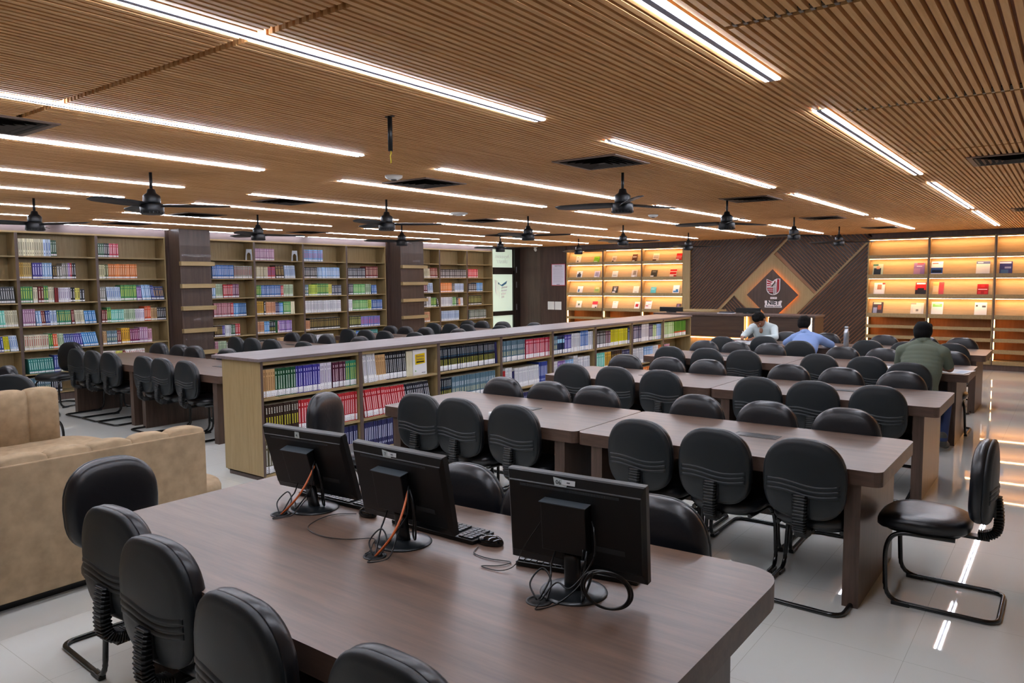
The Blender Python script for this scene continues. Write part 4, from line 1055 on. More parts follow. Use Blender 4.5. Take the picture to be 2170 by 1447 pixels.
def disc(name, x, y, r, lb, cat, h_=.035):
    t = thing(name, lb, cat, (x, y, H))
    MB().lathe([(0, -h_), (r*.55, -h_), (r*.95, -h_*.5), (r, 0), (0, 0)], 20).build('cover', M_white, t)
    MB().lathe([(0, -h_-.008), (r*.3, -h_-.006), (r*.34, -h_), (0, -h_)], 14).build('sensor', M_grille if r < .09 else M_white, t)
disc('smoke_detector', -4.62, 4.49, .075, 'small white smoke detector beside an air diffuser', 'detector')
disc('wireless_unit', -6.49, 7.47, .12, 'round white wireless unit at the end of a strip light', 'device', .03)
disc('smoke_detector', -4.69, 9.47, .07, 'small white smoke detector right of the largest fan', 'detector')

# ------------------------------------------------------------------ chairs
def sup(a, b_, n, k, N):
    t = 2*PI*k/N; c_, s_ = math.cos(t), math.sin(t)
    return a*math.copysign(abs(c_)**(2/n), c_), b_*math.copysign(abs(s_)**(2/n), s_)
def backpt(u, v):      # u,v in plan of the backrest: x = u, height v (from -1..1) -> tilt and curve
    z = .685 + v; y = -.185 - .025*v - .006*math.cos(v*9) + .016*(u/.2)**2
    return y, z
def make_chair():
    t = thing('chair', 'x', 'chair')
    # seat cushion: rounded, waterfall front
    N = 36; R = []
    for f, zz in ((.80, .400), (.93, .403), (1.0, .422), (1.0, .445), (.97, .462), (.86, .474), (.62, .479), (.3, .480), (.02, .480)):
        ring = []
        for k in range(N):
            x, y = sup(.225*f, .225*f, 3.2, k, N); x *= 1 - .06*(1 if y < 0 else 0)*abs(y)/.225
            ring.append((x, .105+y, zz - .022*max(0, (y/.225))**3*f - .006*(y/.225)**2 + .004*(x/.225)**2))
        R.append(ring)
    MB().rings(R).build('seat', M_leather, t)
    R = []
    for f, zz in ((.7, .375), (.84, .382), (.86, .402)):
        R.append([(sup(.22*f, .22*f, 3.2, k, N)[0], .105+sup(.22*f, .22*f, 3.2, k, N)[1], zz) for k in range(N)])
    MB().rings(R).build('seat_pan', M_shell, t)
    # backrest: leather cushion in front, plastic shell behind
    def outline(f, k, N):
        x, z = sup(.209*f, .208*f, 2.9 if k < N/2 else 3.8, k, N)
        if z > 0: x *= 1 - .12*(z/.208)**2
        else: x *= 1 - .09*(z/.208)**2
        return x, z
    N = 40; R = []
    for f, d in ((1.02, .0), (1.032, .006), (1.035, .022), (1.01, .04), (.95, .056), (.84, .067), (.6, .076), (.3, .080), (.02, .080)):
        ring = []
        for k in range(N):
            x, v = outline(f, k, N); y, z = backpt(x, v); ring.append((x, y+d, z))
        R.append(ring)
    R = [list(reversed(r)) for r in R]
    MB().rings(R).build('backrest', M_leather, t)
    sh = MB(); R = []; fs = [(1.02, .001), (1.032, -.003), (1.035, -.012), (1.01, -.021)] + [(1-.05*j, -.026-.004*min(1, j/5)) for j in range(1, 20)] + [(.02, -.030)]
    for f, d in fs:
        ring = []
        for k in range(N):
            x, v = outline(f, k, N); y, z = backpt(x, v)
            g = 0
            if f < .99:
                wv = v + .012*math.sin(x*14+.6)*1.0
                if wv < -.1: g = -.002
            ring.append((x, y+d+g-.006*max(0, 1-(f/.9)**2), z))
        R.append(ring)
    sh.rings(R)
    for zz in (-.028, -.054, -.080):
        rp_ = []
        for q in range(25):
            x = -.192+.384*q/24; v = zz - .010*math.sin((x+.02)*17); y, z = backpt(x, v); e = min(1, min(q, 24-q)/5)
            c0 = (x, y-.0312-.0058*max(0, 1-(x/.19)**2), z)
            rp_.append([(x, c0[1]+.006, z+.020), (x, c0[1]-.002*e, z+.010), (x, c0[1]-.0055*e, z+.001), (x, c0[1]-.002*e, z-.004), (x, c0[1]+.006, z-.006)])
        sh.rings(rp_)
    sh.build('back_shell', M_shell, t)
    # socket frame and ribbed bellows bracket
    so = MB(); y0, z0 = backpt(0, -.125)
    so.box(-.046, y0-.04, z0-.055, -.036, y0-.02, z0+.045); so.box(.036, y0-.04, z0-.055, .046, y0-.02, z0+.045); so.box(-.046, y0-.04, z0+.035, .046, y0-.02, z0+.045)
    so.build('bracket_socket', M_black, t)
    path = bez([(0, -.222, .60), (0, -.232, .54), (0, -.236, .47), (0, -.226, .42), (0, -.19, .395), (0, -.15, .388)], 4)
    be = MB(); R = []
    for i, p in enumerate(path):
        a = path[max(0, i-1)]; b_ = path[min(len(path)-1, i+1)]; tt = (b_-a).normalized(); nn = Vector((0, -tt.z, tt.y))
        for e, s in ((-.0048, .86), (-.003, 1.05), (.0, 1.12), (.003, 1.05)):
            q = p + tt*e; w_, d_ = .034*s, .021*s
            R.append([q + Vector((cx_*w_, 0, 0)) + nn*cz_*d_ for cx_, cz_ in ((-1, -.6), (-.75, -1), (.75, -1), (1, -.6), (1, .6), (.75, 1), (-.75, 1), (-1, .6))])
    be.rings(R, smooth=False); be.build('bellows', M_bellow, t)
    MB().box(-.03, -.20, .368, .03, .06, .384).build('seat_bracket', M_black, t)
    # cantilever sled frame
    half = [(.0, .0, .0)]
    P_ = [(-.17, -.06, .385), (-.19, .22, .385), (-.215, .262, .31), (-.228, .25, .013), (-.228, -.262, .013), (.228, -.262, .013), (.228, .25, .013), (.215, .262, .31), (.19, .22, .385), (.17, -.06, .385)]
    MB().tube(fillet(P_, [.0, .07, .09, .09, .07, .07, .09, .09, .07, 0], 6), .0125, 10).build('sled_frame', M_tube, t)
    for s in (-1, 1): MB().box(s*.228-.016, .13, .0, s*.228+.016, .22, .02).build('foot_pad', M_black, t, bevel=.003)
    return t
chair0 = make_chair(); used = [False]
def place(x, y, deg, label, grp='black cantilever chairs'):
    rz = math.radians(deg)
    if not used[0]:
        used[0] = True; chair0.location = (x, y, 0); chair0.rotation_euler = (0, 0, rz); chair0['label'] = label; chair0['group'] = grp; return chair0
    return dup(chair0, (x, y, 0), rz, label, grp)
# position given by the top of the backrest; the frame's centre lies .245 in front of it
def by_top(x, y, deg, label, grp='black cantilever chairs'):
    a = math.radians(deg); return place(x - math.sin(a)*.20, y + math.cos(a)*.20, deg, label, grp)
def row_top(x, y, yt, deg, label):      # keep the line of sight while the backrest sits yt deep in the room
    return by_top(x*yt/y, yt, deg, label)
ROWN = ['nearest reading row', 'second reading row', 'third reading row', 'farthest reading row']
FROM = {0: 'first from the low bookcase', 1: 'second from the low bookcase', 2: 'third from the low bookcase', 3: 'third from the aisle', 4: 'second from the aisle', 5: 'first from the aisle'}
NEAR = [[-3.97, -3.57, -3.07, -2.10, -1.62, -1.12], [-4.11, -3.61, -3.11, -2.19, -1.72, -1.22], [-4.09, -3.59, -3.13, -2.27, -1.77, -1.30], [-4.13, -3.64, -2.98, -2.23, -1.75, -1.24]]
NY = [4.05, 6.44, 8.72, 11.0]; FY = [5.24, 7.61, 9.9, 12.22]
FAR = [[-4.03, -3.54, -3.07, -2.21, -1.69, -1.17], [-4.09, -3.57, -3.10, -2.25, -1.76, -1.24], [-4.09, -3.64, -3.18, -2.28, -1.82, -1.12], [-4.22, -3.66, -3.05, -2.24, -1.72, -1.25]]
TY = [4.125, 6.48, 8.82, 11.12]
for r in range(4):
    for k in range(6):
        x, y, yt = NEAR[r][k], NY[r], TY[r]-.095; dg = random.uniform(-3, 3)
        if r == 2 and k == 5: y = yt = 8.30
        if r == 3 and k == 2: y = yt = 10.44
        if r == 3 and k == 0: y = yt = 10.62
        row_top(x, y, yt, dg, 'black chair with its back to us, %s, %s' % (ROWN[r], FROM[k]))
    for k in range(6):
        x, y, yt = FAR[r][k], FY[r], TY[r]+.965+.085+random.uniform(0, .03)
        if r == 3 and k == 0: y = yt = 12.62
        row_top(x, y, yt, 180+random.uniform(-3, 3), 'black chair facing us, %s, %s' % (ROWN[r], FROM[k]))
LROW = ['nearest row beyond low bookcase', 'second row beyond low bookcase', 'third row beyond low bookcase', 'fourth row beyond low bookcase']
LT = [4.42, 6.80, 9.0, 11.2]
LN = [[(-10.55, 4.36), (-10.10, 4.36), (-9.58, 4.34), (-8.66, 4.30), (-8.2, 4.27), (-7.69, 4.27)], [(-10.59, 6.74), (-10.16, 6.74), (-9.54, 6.66), (-8.75, 6.64)], [(-10.39, 8.86), (-9.89, 8.83), (-9.49, 8.9), (-8.66, 8.8)], [(-10.41, 11.12), (-9.89, 11.05), (-9.43, 11.02), (-8.6, 11.01)]]
LF = [[(-10.59, 5.56), (-10.03, 5.56), (-9.6, 5.53), (-8.74, 5.49)], [(-10.57, 7.86), (-10.06, 7.8), (-9.63, 7.83), (-8.67, 7.68)], [(-10.4, 9.97), (-10.0, 9.98), (-9.47, 9.96), (-8.66, 9.95)], [(-10.35, 12.19), (-9.95, 12.19), (-9.36, 12.12), (-8.53, 12.08)]]
for r in range(4):
    for k, (x, y) in enumerate(LN[r]): row_top(x, y, LT[r]-.10, random.uniform(-3, 3), 'black chair, near side of the %s, %s from the left wall' % (LROW[r], ORD[k]))
    for k, (x, y) in enumerate(LF[r]): row_top(x, y, LT[r]+.965+.095, 180+random.uniform(-3, 3), 'black chair, far side of the %s, %s from the left wall' % (LROW[r], ORD[k]))
place(-11.62, 4.62, 200, 'black chair standing alone against the left wall bookcase, facing the room')
by_top(-8.9, 3.05, 180, 'black chair front just behind the left end of the far sofa')
by_top(-8.0, 2.72, 40, 'black chair shell at the left edge behind the far sofa')
place(-.50, 4.56, 90, 'black chair standing sideways in the aisle at the end of the nearest reading row')
by_top(-3.77, 1.68, -93, 'black chair at the left end of the computer desk, leather front facing us')
for k, (x, y, lb) in enumerate(((-2.90, 1.28, 'leftmost shell'), (-2.43, 1.20, 'second shell from the left'), (-1.80, 1.10, 'third shell from the left'), (-1.22, 1.12, 'fourth, only its top showing'))):
    by_top(x, y, (3, 2, -2, 0)[k], 'black chair at the near side of the desk, ' + lb)
for k, (x, y, dg, lb) in enumerate(((-2.23, 2.62, 183, 'between the second and third monitors'), (-1.78, 2.60, 178, 'half hidden by the third monitor'), (-1.27, 2.66, 180, 'right of the third monitor'))):
    by_top(x, y, dg, 'black chair on the far side of the desk, ' + lb)
place(-4.42, 3.72, -72, 'black chair turned sideways between the computer desk and the low bookcase')

# ------------------------------------------------------------------ tables
def rrect(x0, y0, x1, y1, r, n=6):
    out = []
    for cx_, cy_, a0 in ((x1-r, y0+r, -90), (x1-r, y1-r, 0), (x0+r, y1-r, 90), (x0+r, y0+r, 180)):
        for k in range(n+1):
            a = math.radians(a0+90*k/n); out.append((cx_+r*math.cos(a), cy_+r*math.sin(a)))
    return out
def slab(pts, z0, z1, name, parent):
    mb = MB(); mb.prism(pts, z0, z1); o = mb.build(name, [M_top, M_edge], parent)
    for i, p in enumerate(o.data.polygons): p.material_index = 0 if i < 2 else 1
    return o
def make_table():
    t = thing('reading_table', 'x', 'table'); W_, D_ = 1.836, .965
    slab(rrect(0, 0, W_, D_, .05), .67, .75, 'tabletop', t)
    for x0 in (.10, W_-.18): MB().box(x0, .02, 0, x0+.08, D_-.03, .67).build('leg', M_leg, t)
    MB().box(.18, D_/2-.015, .28, W_-.18, D_/2+.015, .67).build('modesty_panel', M_leg, t)
    MB().box(.86, .50, .7501, 1.14, .62, .7525).build('cable_flap', M_black, t)
    MB().box(.88, .52, .7525, 1.12, .60, .7535).build('cable_flap_lid', mat('flap_lid', '3a3d40', .3, metal=.5), t)
    return t
tab0 = make_table(); first = True
TB = []
for r, (y, dx) in enumerate(((4.125, 0), (6.48, -.045), (8.82, -.085), (11.12, -.12))):
    TB.append((-.748+dx-1.836, y, 'dark wood reading table, %s, half nearest the aisle' % ROWN[r])); TB.append((-.748+dx-2*1.84, y, 'dark wood reading table, %s, half nearest the low bookcase' % ROWN[r]))
for r, y in enumerate(LT):
    TB.append((-9.07, y, 'dark wood table, %s, half nearer the low bookcase' % LROW[r])); TB.append((-9.07-1.84, y, 'dark wood table, %s, half nearer the left wall' % LROW[r]))
for k, (x, y, lb) in enumerate(TB):
    if k == 0: tab0.location = (x, y, 0); tab0['label'] = lb; tab0['group'] = 'dark wood reading tables'
    else: dup(tab0, (x, y, 0), 0, lb, 'dark wood reading tables')
# computer desk (slightly wider at the far right, big rounded corners)
dk_ = thing('computer_desk', 'large dark wood desk in the foreground carrying three monitors', 'desk', (-3.27, 1.25, 0))
pts = fillet([(0, .235, 0), (.95, .02, 0), (1.3, -.01, 0), (2.523, -.01, 0), (2.523, 1.285, 0), (0, 1.14, 0)], [.10, .3, .1, .1, .16, .1], 8, closed=True)
slab([(p.x, p.y) for p in pts], .665, .75, 'desktop', dk_)
for x0 in (.12, 2.32): MB().box(x0, .26 if x0 < 1 else .1, 0, x0+.09, 1.08, .665).build('leg', M_leg, dk_)
MB().box(.21, .6, .2, 2.32, .63, .665).build('modesty_panel', M_leg, dk_)
tp = MB()
for z in (.60, .50, .40): tp.quad([(2.4105, .10, z-.02), (2.4105, .16, z-.018), (2.4105, .15, z+.02), (2.4105, .10, z+.018)], 'cfcabc')
tp.build('torn_tape', M_col, dk_)
for k, (x, y) in enumerate(((-2.70, 1.91), (-2.00, 1.81), (-1.296, 1.85))):
    o = MB().lathe([(.0, 0), (.030, 0), (.030, .0015), (.042, .003), (.043, 0), (.043, 0)], 26).build('cable_grommet', M_black, dk_, (x+3.27, y-1.25, .7502))
    MB().lathe([(0, .0), (.03, .0), (.03, .0006), (0, .0006)], 20).build('hole_shade_disc', bpy.data.materials['opening_shade_black'], dk_, (x+3.27, y-1.25, .7508))  # thin black disc stands in for the shade down the hole

# ------------------------------------------------------------------ monitors
M_disc = mat('stand_disc_plastic', '15181a', .3)
def make_monitor(x, y, zb, yaw, tilt, base, label, sticker, W_=.495, H_=.315, fz=.012):
    t = thing('computer_monitor', label, 'monitor', (base[0], base[1], .7505), 0)
    # disc base and neck (in base coordinates)
    MB().lathe([(0, .014), (.045, .013), (.098, .008), (.108, .004), (.110, .0), (.0, 0)], 36).build('stand_base', M_disc, t)
    # screen body in its own frame: x across, z up, -y towards the back
    M = Matrix.Translation((x-base[0], y-base[1], zb-.7505)) @ Matrix.Rotation(yaw, 4, 'Z') @ Matrix.Rotation(tilt, 4, 'X')
    pr = MB(); w2 = W_/2
    R = []
    for yy, ix, z0, z1 in ((.022, .004, .004, H_-.004), (.018, 0, 0, H_), (-.006, 0, 0, H_), (-.011, .004, .004, H_-.004), (-.018, .010, .03, H_-.033), (-.022, .012, .034, H_-.036)):
        R.append([(-w2+ix, yy, z0), (w2-ix, yy, z0), (w2-ix, yy, z1), (-w2+ix, yy, z1)])
    pr.rings([[M @ Vector(p) for p in r] for r in R], smooth=False); pr.build('casing', M_black, t, bevel=.002)
    s = MB(); s.box(-w2+.014, .0222, .02, w2-.014, .023, H_-.016, M=M); s.build('screen', M_blackg, t)
    g = MB()
    for k in range(70): g.box(-w2*.78+k*(1.45*w2/70), -.0235, H_-.050, -w2*.78+k*(1.45*w2/70)+.0032, -.0215, H_-.042, M=M)
    g.build('vent_slots', mat('vent_slot_grey', '3a3f42', .4), t)
    st = MB()
    if sticker == 'small': st.quad([M @ Vector(p) for p in ((-.035, -.0205, H_-.034), (-.005, -.0205, H_-.036), (-.007, -.0135, H_-.008), (-.034, -.0135, H_-.007))], 'c4ccc8')
    else:
        st.quad([M @ Vector(p) for p in ((-.062, -.0205, H_-.034), (-.02, -.0205, H_-.036), (-.012, -.0155, H_-.014), (-.07, -.0135, H_-.008))], 'b4bcba')
        st.quad([M @ Vector(p) for p in ((-.036, -.0198, H_-.028), (.012, -.0198, H_-.028), (.012, -.0160, H_-.012), (-.036, -.0160, H_-.012))], 'd4d8d8')
        st.quad([M @ Vector(p) for p in ((-.018, -.0192, H_-.022), (-.006, -.0192, H_-.022), (-.006, -.0184, H_-.018), (-.018, -.0184, H_-.018))], '5a5a60')
    st.build('paper_sticker', M_col, t)
    text('sticker_number', sticker_txt[label], M_lk, .02, M @ Matrix(((1, 0, 0, -.02 if sticker == 'small' else -.048), (0, 0, -1, -.0198), (0, 1, 0, H_-.022), (0, 0, 0, 1))), t, .0002)
    # mini computer clamped on the back
    mc = MB(); mc.box(-.095, -.062, .075, .065, -.026, .235, M=M); mc.build('mini_computer', M_black, t, bevel=.003)
    cp_ = MB(); cp_.box(-.099, -.066, .235, .069, -.022, .2375, M=M); cp_.build('mini_computer_lid', mat('lid_grey', '4a5258', .3, metal=.3), t)
    lg_ = MB(); lg_.box(.08, -.0235, .085, .18, -.0222, .102, M=M); lg_.build('maker_plate', mat('plate_dim', '2a2b2c', .5), t)
    # sloping neck from the disc up to the back of the casing
    top = M @ Vector((0, -.035, .07)); bot = Vector((0, .0, .012))
    nk = MB(); R = []
    for k in range(6):
        f = k/5; p = bot.lerp(top, f); a = .026+.004*(1-f); b_ = .017
        R.append([(p.x+cx_*a, p.y+cz_*b_, p.z) for cx_, cz_ in ((-1, -.5), (-.6, -1), (.6, -1), (1, -.5), (1, .5), (.6, 1), (-.6, 1), (-1, .5))])
    nk.rings(R); nk.build('stand_neck', M_black, t)
    return t, M
sticker_txt = {}
L1, L2, L3 = 'black monitor on the desk nearest the low bookcase, seen from behind, single square sticker', 'black monitor in the middle of the desk, seen from behind, with an orange cable', 'black monitor nearest the camera, seen from behind, largest of the three'
sticker_txt[L1] = '4'; sticker_txt[L2] = '7'; sticker_txt[L3] = '06'
m1_, MA = make_monitor(-2.703, 2.119, .800, .092, .292, (-2.655, 2.053), L1, 'small')
m2_, MBm = make_monitor(-2.050, 2.039, .802, -.015, .194, (-2.021, 1.977), L2, 'torn')
m3_, MC = make_monitor(-1.262, 2.021, .808, .080, .080, (-1.246, 1.971), L3, 'torn')
def cable(name, label, pts, r, m, n=7): 
    o = MB().tube(bez(pts, n), r, 7).build(name, m); tag(o, label, 'cable'); return o
zt = .7535
def W(t, M, p): return tuple(Vector(t.location) + M @ Vector(p))
for k, (t, M, g) in enumerate(((m1_, MA, (-2.70, 1.91)), (m2_, MBm, (-2.00, 1.81)))):
    a = W(t, M, (.075, -.045, .17))
    cable('network_cable', 'orange cable from the %s monitor down into the desk grommet' % ['first', 'middle'][k], [a] + [(a[0]+(g[0]-a[0])*f+.055*math.sin(PI*f), a[1]+(g[1]-a[1])*f-.03*math.sin(PI*f), a[2]+(.748-a[2])*f) for f in (.2, .4, .6, .8, 1.0)], .0045, M_orange)
for k, (t, M, g) in enumerate(((m1_, MA, (-2.70, 1.91)), (m2_, MBm, (-2.00, 1.81)), (m3_, MC, (-1.296, 1.85)))):
    nm = ['first', 'middle', 'nearest'][k]
    cb = thing('power_cables', 'tangle of black cables behind the %s monitor' % nm, 'cable', (0, 0, 0))
    a = W(t, M, (.078, -.04, .19)); b_ = W(t, M, (-.095, -.04, .15)); c_ = W(t, M, (-.05, -.05, .08))
    def cc(pts, r=.003): MB().tube(bez(pts, 7), r, 6).build('cable', M_black, cb)
    cc([a, (a[0]+.03, a[1]-.035, a[2]-.02), (a[0]+.035, a[1]-.05, a[2]-.10), (a[0]-.02, a[1]-.09, a[2]-.19), (g[0]+.03, g[1]+.05, .80), (g[0], g[1], .748)])
    cc([c_, (c_[0]-.005, c_[1]-.02, c_[2]-.05), (c_[0]+.01, c_[1]-.05, .80), (g[0]-.01, g[1]+.01, .748)], .0035)
    cc([(a[0]-.02, a[1]-.02, a[2]-.09), (a[0]-.02, a[1]-.03, a[2]-.16), (a[0]-.015, a[1]-.05, .80), (g[0]+.06, g[1]+.01, zt), (g[0]+.03, g[1]-.06, zt), (g[0]+.01, g[1]-.01, .75)], .0025)
    cc([(g[0]-.01, g[1], .75), (g[0]-.05, g[1]+.02, .79), (g[0]-.03, g[1]+.06, .83), (g[0]+.01, g[1]+.05, .80), (g[0]+.02, g[1]+.01, .752)], .003)
    MB().tube([(a[0]-.015, a[1]-.025, a[2]-.12), (a[0]-.013, a[1]-.027, a[2]-.155)], .009, 8).build('plug', M_black, cb)
    if k < 2:
        cc([W(t, M, (.08, -.04, .18)), W(t, M, (.11, -.06, .14)), W(t, M, (.115, -.07, .06)), W(t, M, (.10, -.07, -.01)), W(t, M, (.08, -.06, .0)), W(t, M, (.09, -.05, .08)), W(t, M, (.08, -.04, .16))], .004)
# coil beside the nearest monitor
pts = []
for k in range(60):
    a = k*2*PI*3.2/59; r = .075+.012*math.sin(k*.35); u = r*math.cos(a); v = r*math.sin(a)
    pts.append((-1.075+u*.85+.006*math.sin(k*.2), 1.88-.0+u*.35 - v*.25, .756+.065+v*.85))
pts = [(-1.19, 1.96, .90), (-1.185, 1.93, .82), (-1.17, 1.90, .765)] + pts[6:]
pts = [(p[0], p[1], max(p[2], .7565)) for p in pts]
cable('power_cable', 'coiled thick black power cable leaning by the nearest monitor base', pts, .0042, M_black, 3)
cable('mouse_cable', 'thin black mouse cable looping across the desk between the first two monitors', [(-2.43, 2.10, zt), (-2.50, 2.04, zt), (-2.50, 1.95, zt), (-2.45, 1.86, zt), (-2.33, 1.83, zt), (-2.22, 1.86, zt), (-2.14, 1.93, zt), (-2.09, 1.88, zt), (-2.05, 1.83, zt), (-2.04, 1.80, zt)], .0018, M_black)
cable('mouse_cable', 'thin black mouse cable curling left of the nearest monitor', [(-1.75, 2.10, zt), (-1.72, 2.04, zt), (-1.64, 2.03, zt), (-1.56, 2.05, zt), (-1.57, 2.00, zt), (-1.62, 1.96, zt), (-1.55, 1.96, zt), (-1.51, 1.98, zt+.01), (-1.47, 1.97, .80), (-1.42, 1.94, .87), W(m3_, MC, (-.097, -.045, .17))], .0018, M_black)
M_key = mat('key_black', '17191b', .35)
def keyboard(x, y, rz, label):
    t = thing('keyboard', label, 'keyboard', (x, y, .7505), rz, 'black keyboards on the desk')
    MB().prism([(-.22, -.065), (.22, -.065), (.22, .065), (-.22, .065)], 0, .016).build('base', M_black, t, bevel=.003)
    kk = MB(); k2 = MB()
    for i in range(18):
        for j in range(6):
            if i in (14,) : continue
            (kk if i < 14 else k2).box(-.21+i*.0234, -.058+j*.0195, .016, -.21+i*.0234+.019, -.058+j*.0195+.0155, .0225)
    kk.build('main_keys', M_key, t); k2.build('number_keys', M_key, t)
keyboard(-1.33, 2.15, math.radians(12), 'black keyboard behind the nearest monitor')
keyboard(-2.00, 2.17, math.radians(0), 'black keyboard behind the middle monitor')
keyboard(-2.66, 2.21, math.radians(2), 'black keyboard behind the first monitor, by the mouse')
def mouse(x, y, rz, label):
    t = thing('mouse', label, 'mouse', (x, y, .7505), rz, 'black computer mice')
    R = []
    for f, z in ((.9, 0), (1.0, .006), (.98, .014), (.85, .024), (.6, .031), (.3, .034), (.03, .035)):
        R.append([(.031*f*math.cos(q*PI/10), .055*f*math.sin(q*PI/10)-.005*(1-f), z) for q in range(20)])
    MB().rings(R).build('mouse_body', M_blackg, t)
    MB().box(-.004, .02, .026, .004, .035, .034).build('wheel', M_black, t)
mouse(-2.38, 2.12, math.radians(80), 'black mouse between the first and middle monitors')
mouse(-1.735, 2.155, math.radians(100), 'black mouse between the middle and nearest monitors')

# small things on the reading tables
t = thing('paper_cup', 'short white tape roll standing on the nearest reading row between two chair backs', 'tape', (-3.33, 4.17, .7505))
MB().lathe([(.0, 0), (.026, 0), (.027, .05), (.022, .05), (.02, .048), (0, .048)], 18).build('roll', M_white, t); t.name = 'tape_roll'
def paper(x0, y0, x1, y1, rz, label, name='open_paper', c1='d4d6d8', c2='8ca4b8', th=.004, z=.7505, newsp=False):
    t = thing(name, label, 'paper', ((x0+x1)/2, (y0+y1)/2, z), math.radians(rz)); w_, d_ = (x1-x0)/2, (y1-y0)/2
    s = MB(); s.box(-w_, -d_, 0, w_, d_, th, c1); s.build('sheets', M_col, t)
    s = MB()
    for k in range(7):
        yy = -d_+.02+k*(2*d_-.04)/7; s.quad([(-w_+.02, yy, th+.0004), (w_*.2*random.uniform(.6, 1), yy, th+.0004), (w_*.2, yy+.012, th+.0004), (-w_+.02, yy+.012, th+.0004)], '9a9ca0')
    s.quad([(w_*.25, -d_*.7, th+.0004), (w_*.85, -d_*.7, th+.0004), (w_*.85, d_*.6, th+.0004), (w_*.25, d_*.6, th+.0004)], c2); s.build('print', M_col, t); return t
paper(-1.13, 8.88, -.84, 9.28, -10, 'open newspaper on the third row beside the man in green', 'newspaper', 'd0d2d2', '9cb4c8')
paper(-1.66, 8.95, -1.45, 9.25, 15, 'newspaper page left of the man in green', 'newspaper', 'c4c6c6', '6c7078')
paper(-4.32, 11.55, -4.02, 11.85, 5, 'white sheets in front of the person writing')
paper(-4.05, 11.25, -3.75, 11.5, -12, 'white sheets on the near edge of the farthest reading row', c2='b8bcc0')
paper(-2.92, 11.3, -2.72, 11.55, 20, 'white paper beside the steel bottle, left side')
paper(-2.50, 11.28, -2.28, 11.50, -8, 'white paper beside the steel bottle, right side')
b_ = thing('steel_bottle', 'tall brushed steel water bottle standing on the farthest reading row', 'bottle', (-2.62, 11.52, .7505))
MB().lathe([(0, 0), (.034, 0), (.037, .004), (.037, .205), (.033, .222), (.026, .232), (.025, .262), (.0, .262)], 24).build('flask', M_steel, b_)
MB().lathe([(0, .262), (.026, .262), (.027, .29), (.022, .297), (0, .298)], 20).build('cap', M_steel, b_)
MB().tube([(-.012, 0, .297), (-.006, 0, .312), (.006, 0, .312), (.012, 0, .297)], .003, 6).build('cap_loop', M_black, b_)

# ------------------------------------------------------------------ sofas
def channel_back(mb, x_in, x_out, y0, y1, z0, z1, ch, face):
    """upholstered back built of vertical channels; face = direction of the padded side"""
    n = max(1, round((y1-y0)/ch)); c_ = (y1-y0)/n
    for k in range(n):
        a, b2 = y0+k*c_, y0+(k+1)*c_; N = 8; R = []
        for q in range(N+1):
            f = q/N; y = a+(b2-a)*f; bu = math.sin(PI*f)**.55
            zt_ = z1-.018+.018*bu; xi = x_in - face*.022*(1-bu)*1.0; tpx = abs(x_out-x_in)
            xo = x_out
            R.append([(xo, y, z0), (xo, y, zt_-.012), (xo+face*.02, y, zt_), (xi-face*.05, y, zt_), (xi-face*.012, y, zt_-.018), (xi, y, zt_-.06), (xi, y, z0)])
        mb.rings(R)
s1 = thing('sofa', 'beige suede sofa seen from behind, left foreground', 'sofa', (0, 0, 0))
mb = MB(); channel_back(mb, -4.625, -4.47, .30, 2.60, .06, .832, .232, -1); mb.build('backrest', M_suede, s1)
MB().box(-4.50, .30, .06, -4.452, 2.60, .792).build('outer_panel', M_suede, s1, bevel=.006)
def seat_outline(xb, xf, y0, y1, r):
    cx_ = (xb+xf)/2; R_ = abs(xf-xb)/2; pts = [(xb, y0), (xb, y1)]
    for k in range(1, 14):
        a = PI*k/14; pts.append((cx_ + (xb-cx_)*math.cos(a), y1+R_*.72*math.sin(a)))
    pts += [(xf, y1), (xf, y0)]; return pts
def cushion(mb, pts, z0, z1, e=.035):
    cx_ = sum(p[0] for p in pts)/len(pts); cy_ = sum(p[1] for p in pts)/len(pts)
    def ins(d):
        out = []; m_ = len(pts)
        for i in range(m_):
            a, p, b2 = Vector(pts[i-1]), Vector(pts[i]), Vector(pts[(i+1) % m_]); n1 = Vector((-(p-a).y, (p-a).x)).normalized(); n2 = Vector((-(b2-p).y, (b2-p).x)).normalized(); nn = (n1+n2)
            nn = nn.normalized() if nn.length > .01 else n1
            if nn.dot(Vector((cx_, cy_))-p) < 0: nn = -nn
            out.append(p+nn*d)
        return out
    R = []
    for d, z in ((.01, z0), (0, z0+.03), (0, z1-e), (e*.3, z1-e*.3), (e, z1), (e*3, z1+.006)): R.append([(p.x, p.y, z) for p in ins(d)])
    mb.rings(R)
mb = MB(); cushion(mb, seat_outline(-4.50, -5.15, .30, 2.62, .3), .24, .41); mb.build('seat', M_suede, s1)
mb = MB(); cushion(mb, seat_outline(-4.52, -5.12, .30, 2.60, .3), .06, .25, .01); mb.build('base', M_suede, s1)
MB().box(-5.05, .35, 0, -4.53, 2.55, .06).build('plinth', M_black, s1)
s2 = thing('sofa', 'beige suede sofa with channelled backrest facing us, at the left edge', 'sofa', (0, 0, 0))
mb = MB(); channel_back(mb, -6.90, -7.06, .35, 2.71, .3, .875, .236, 1)
mb.build('backrest', M_suede, s2)
mb = MB(); cushion(mb, list(reversed(seat_outline(-7.06, -6.27, .35, 2.66, .3))), .24, .425); mb.build('seat', M_suede, s2)
mb = MB(); cushion(mb, list(reversed(seat_outline(-7.04, -6.30, .35, 2.64, .3))), .06, .25, .01); mb.build('base', M_suede, s2)
MB().box(-6.97, .4, 0, -6.36, 2.6, .06).build('plinth', M_black, s2)
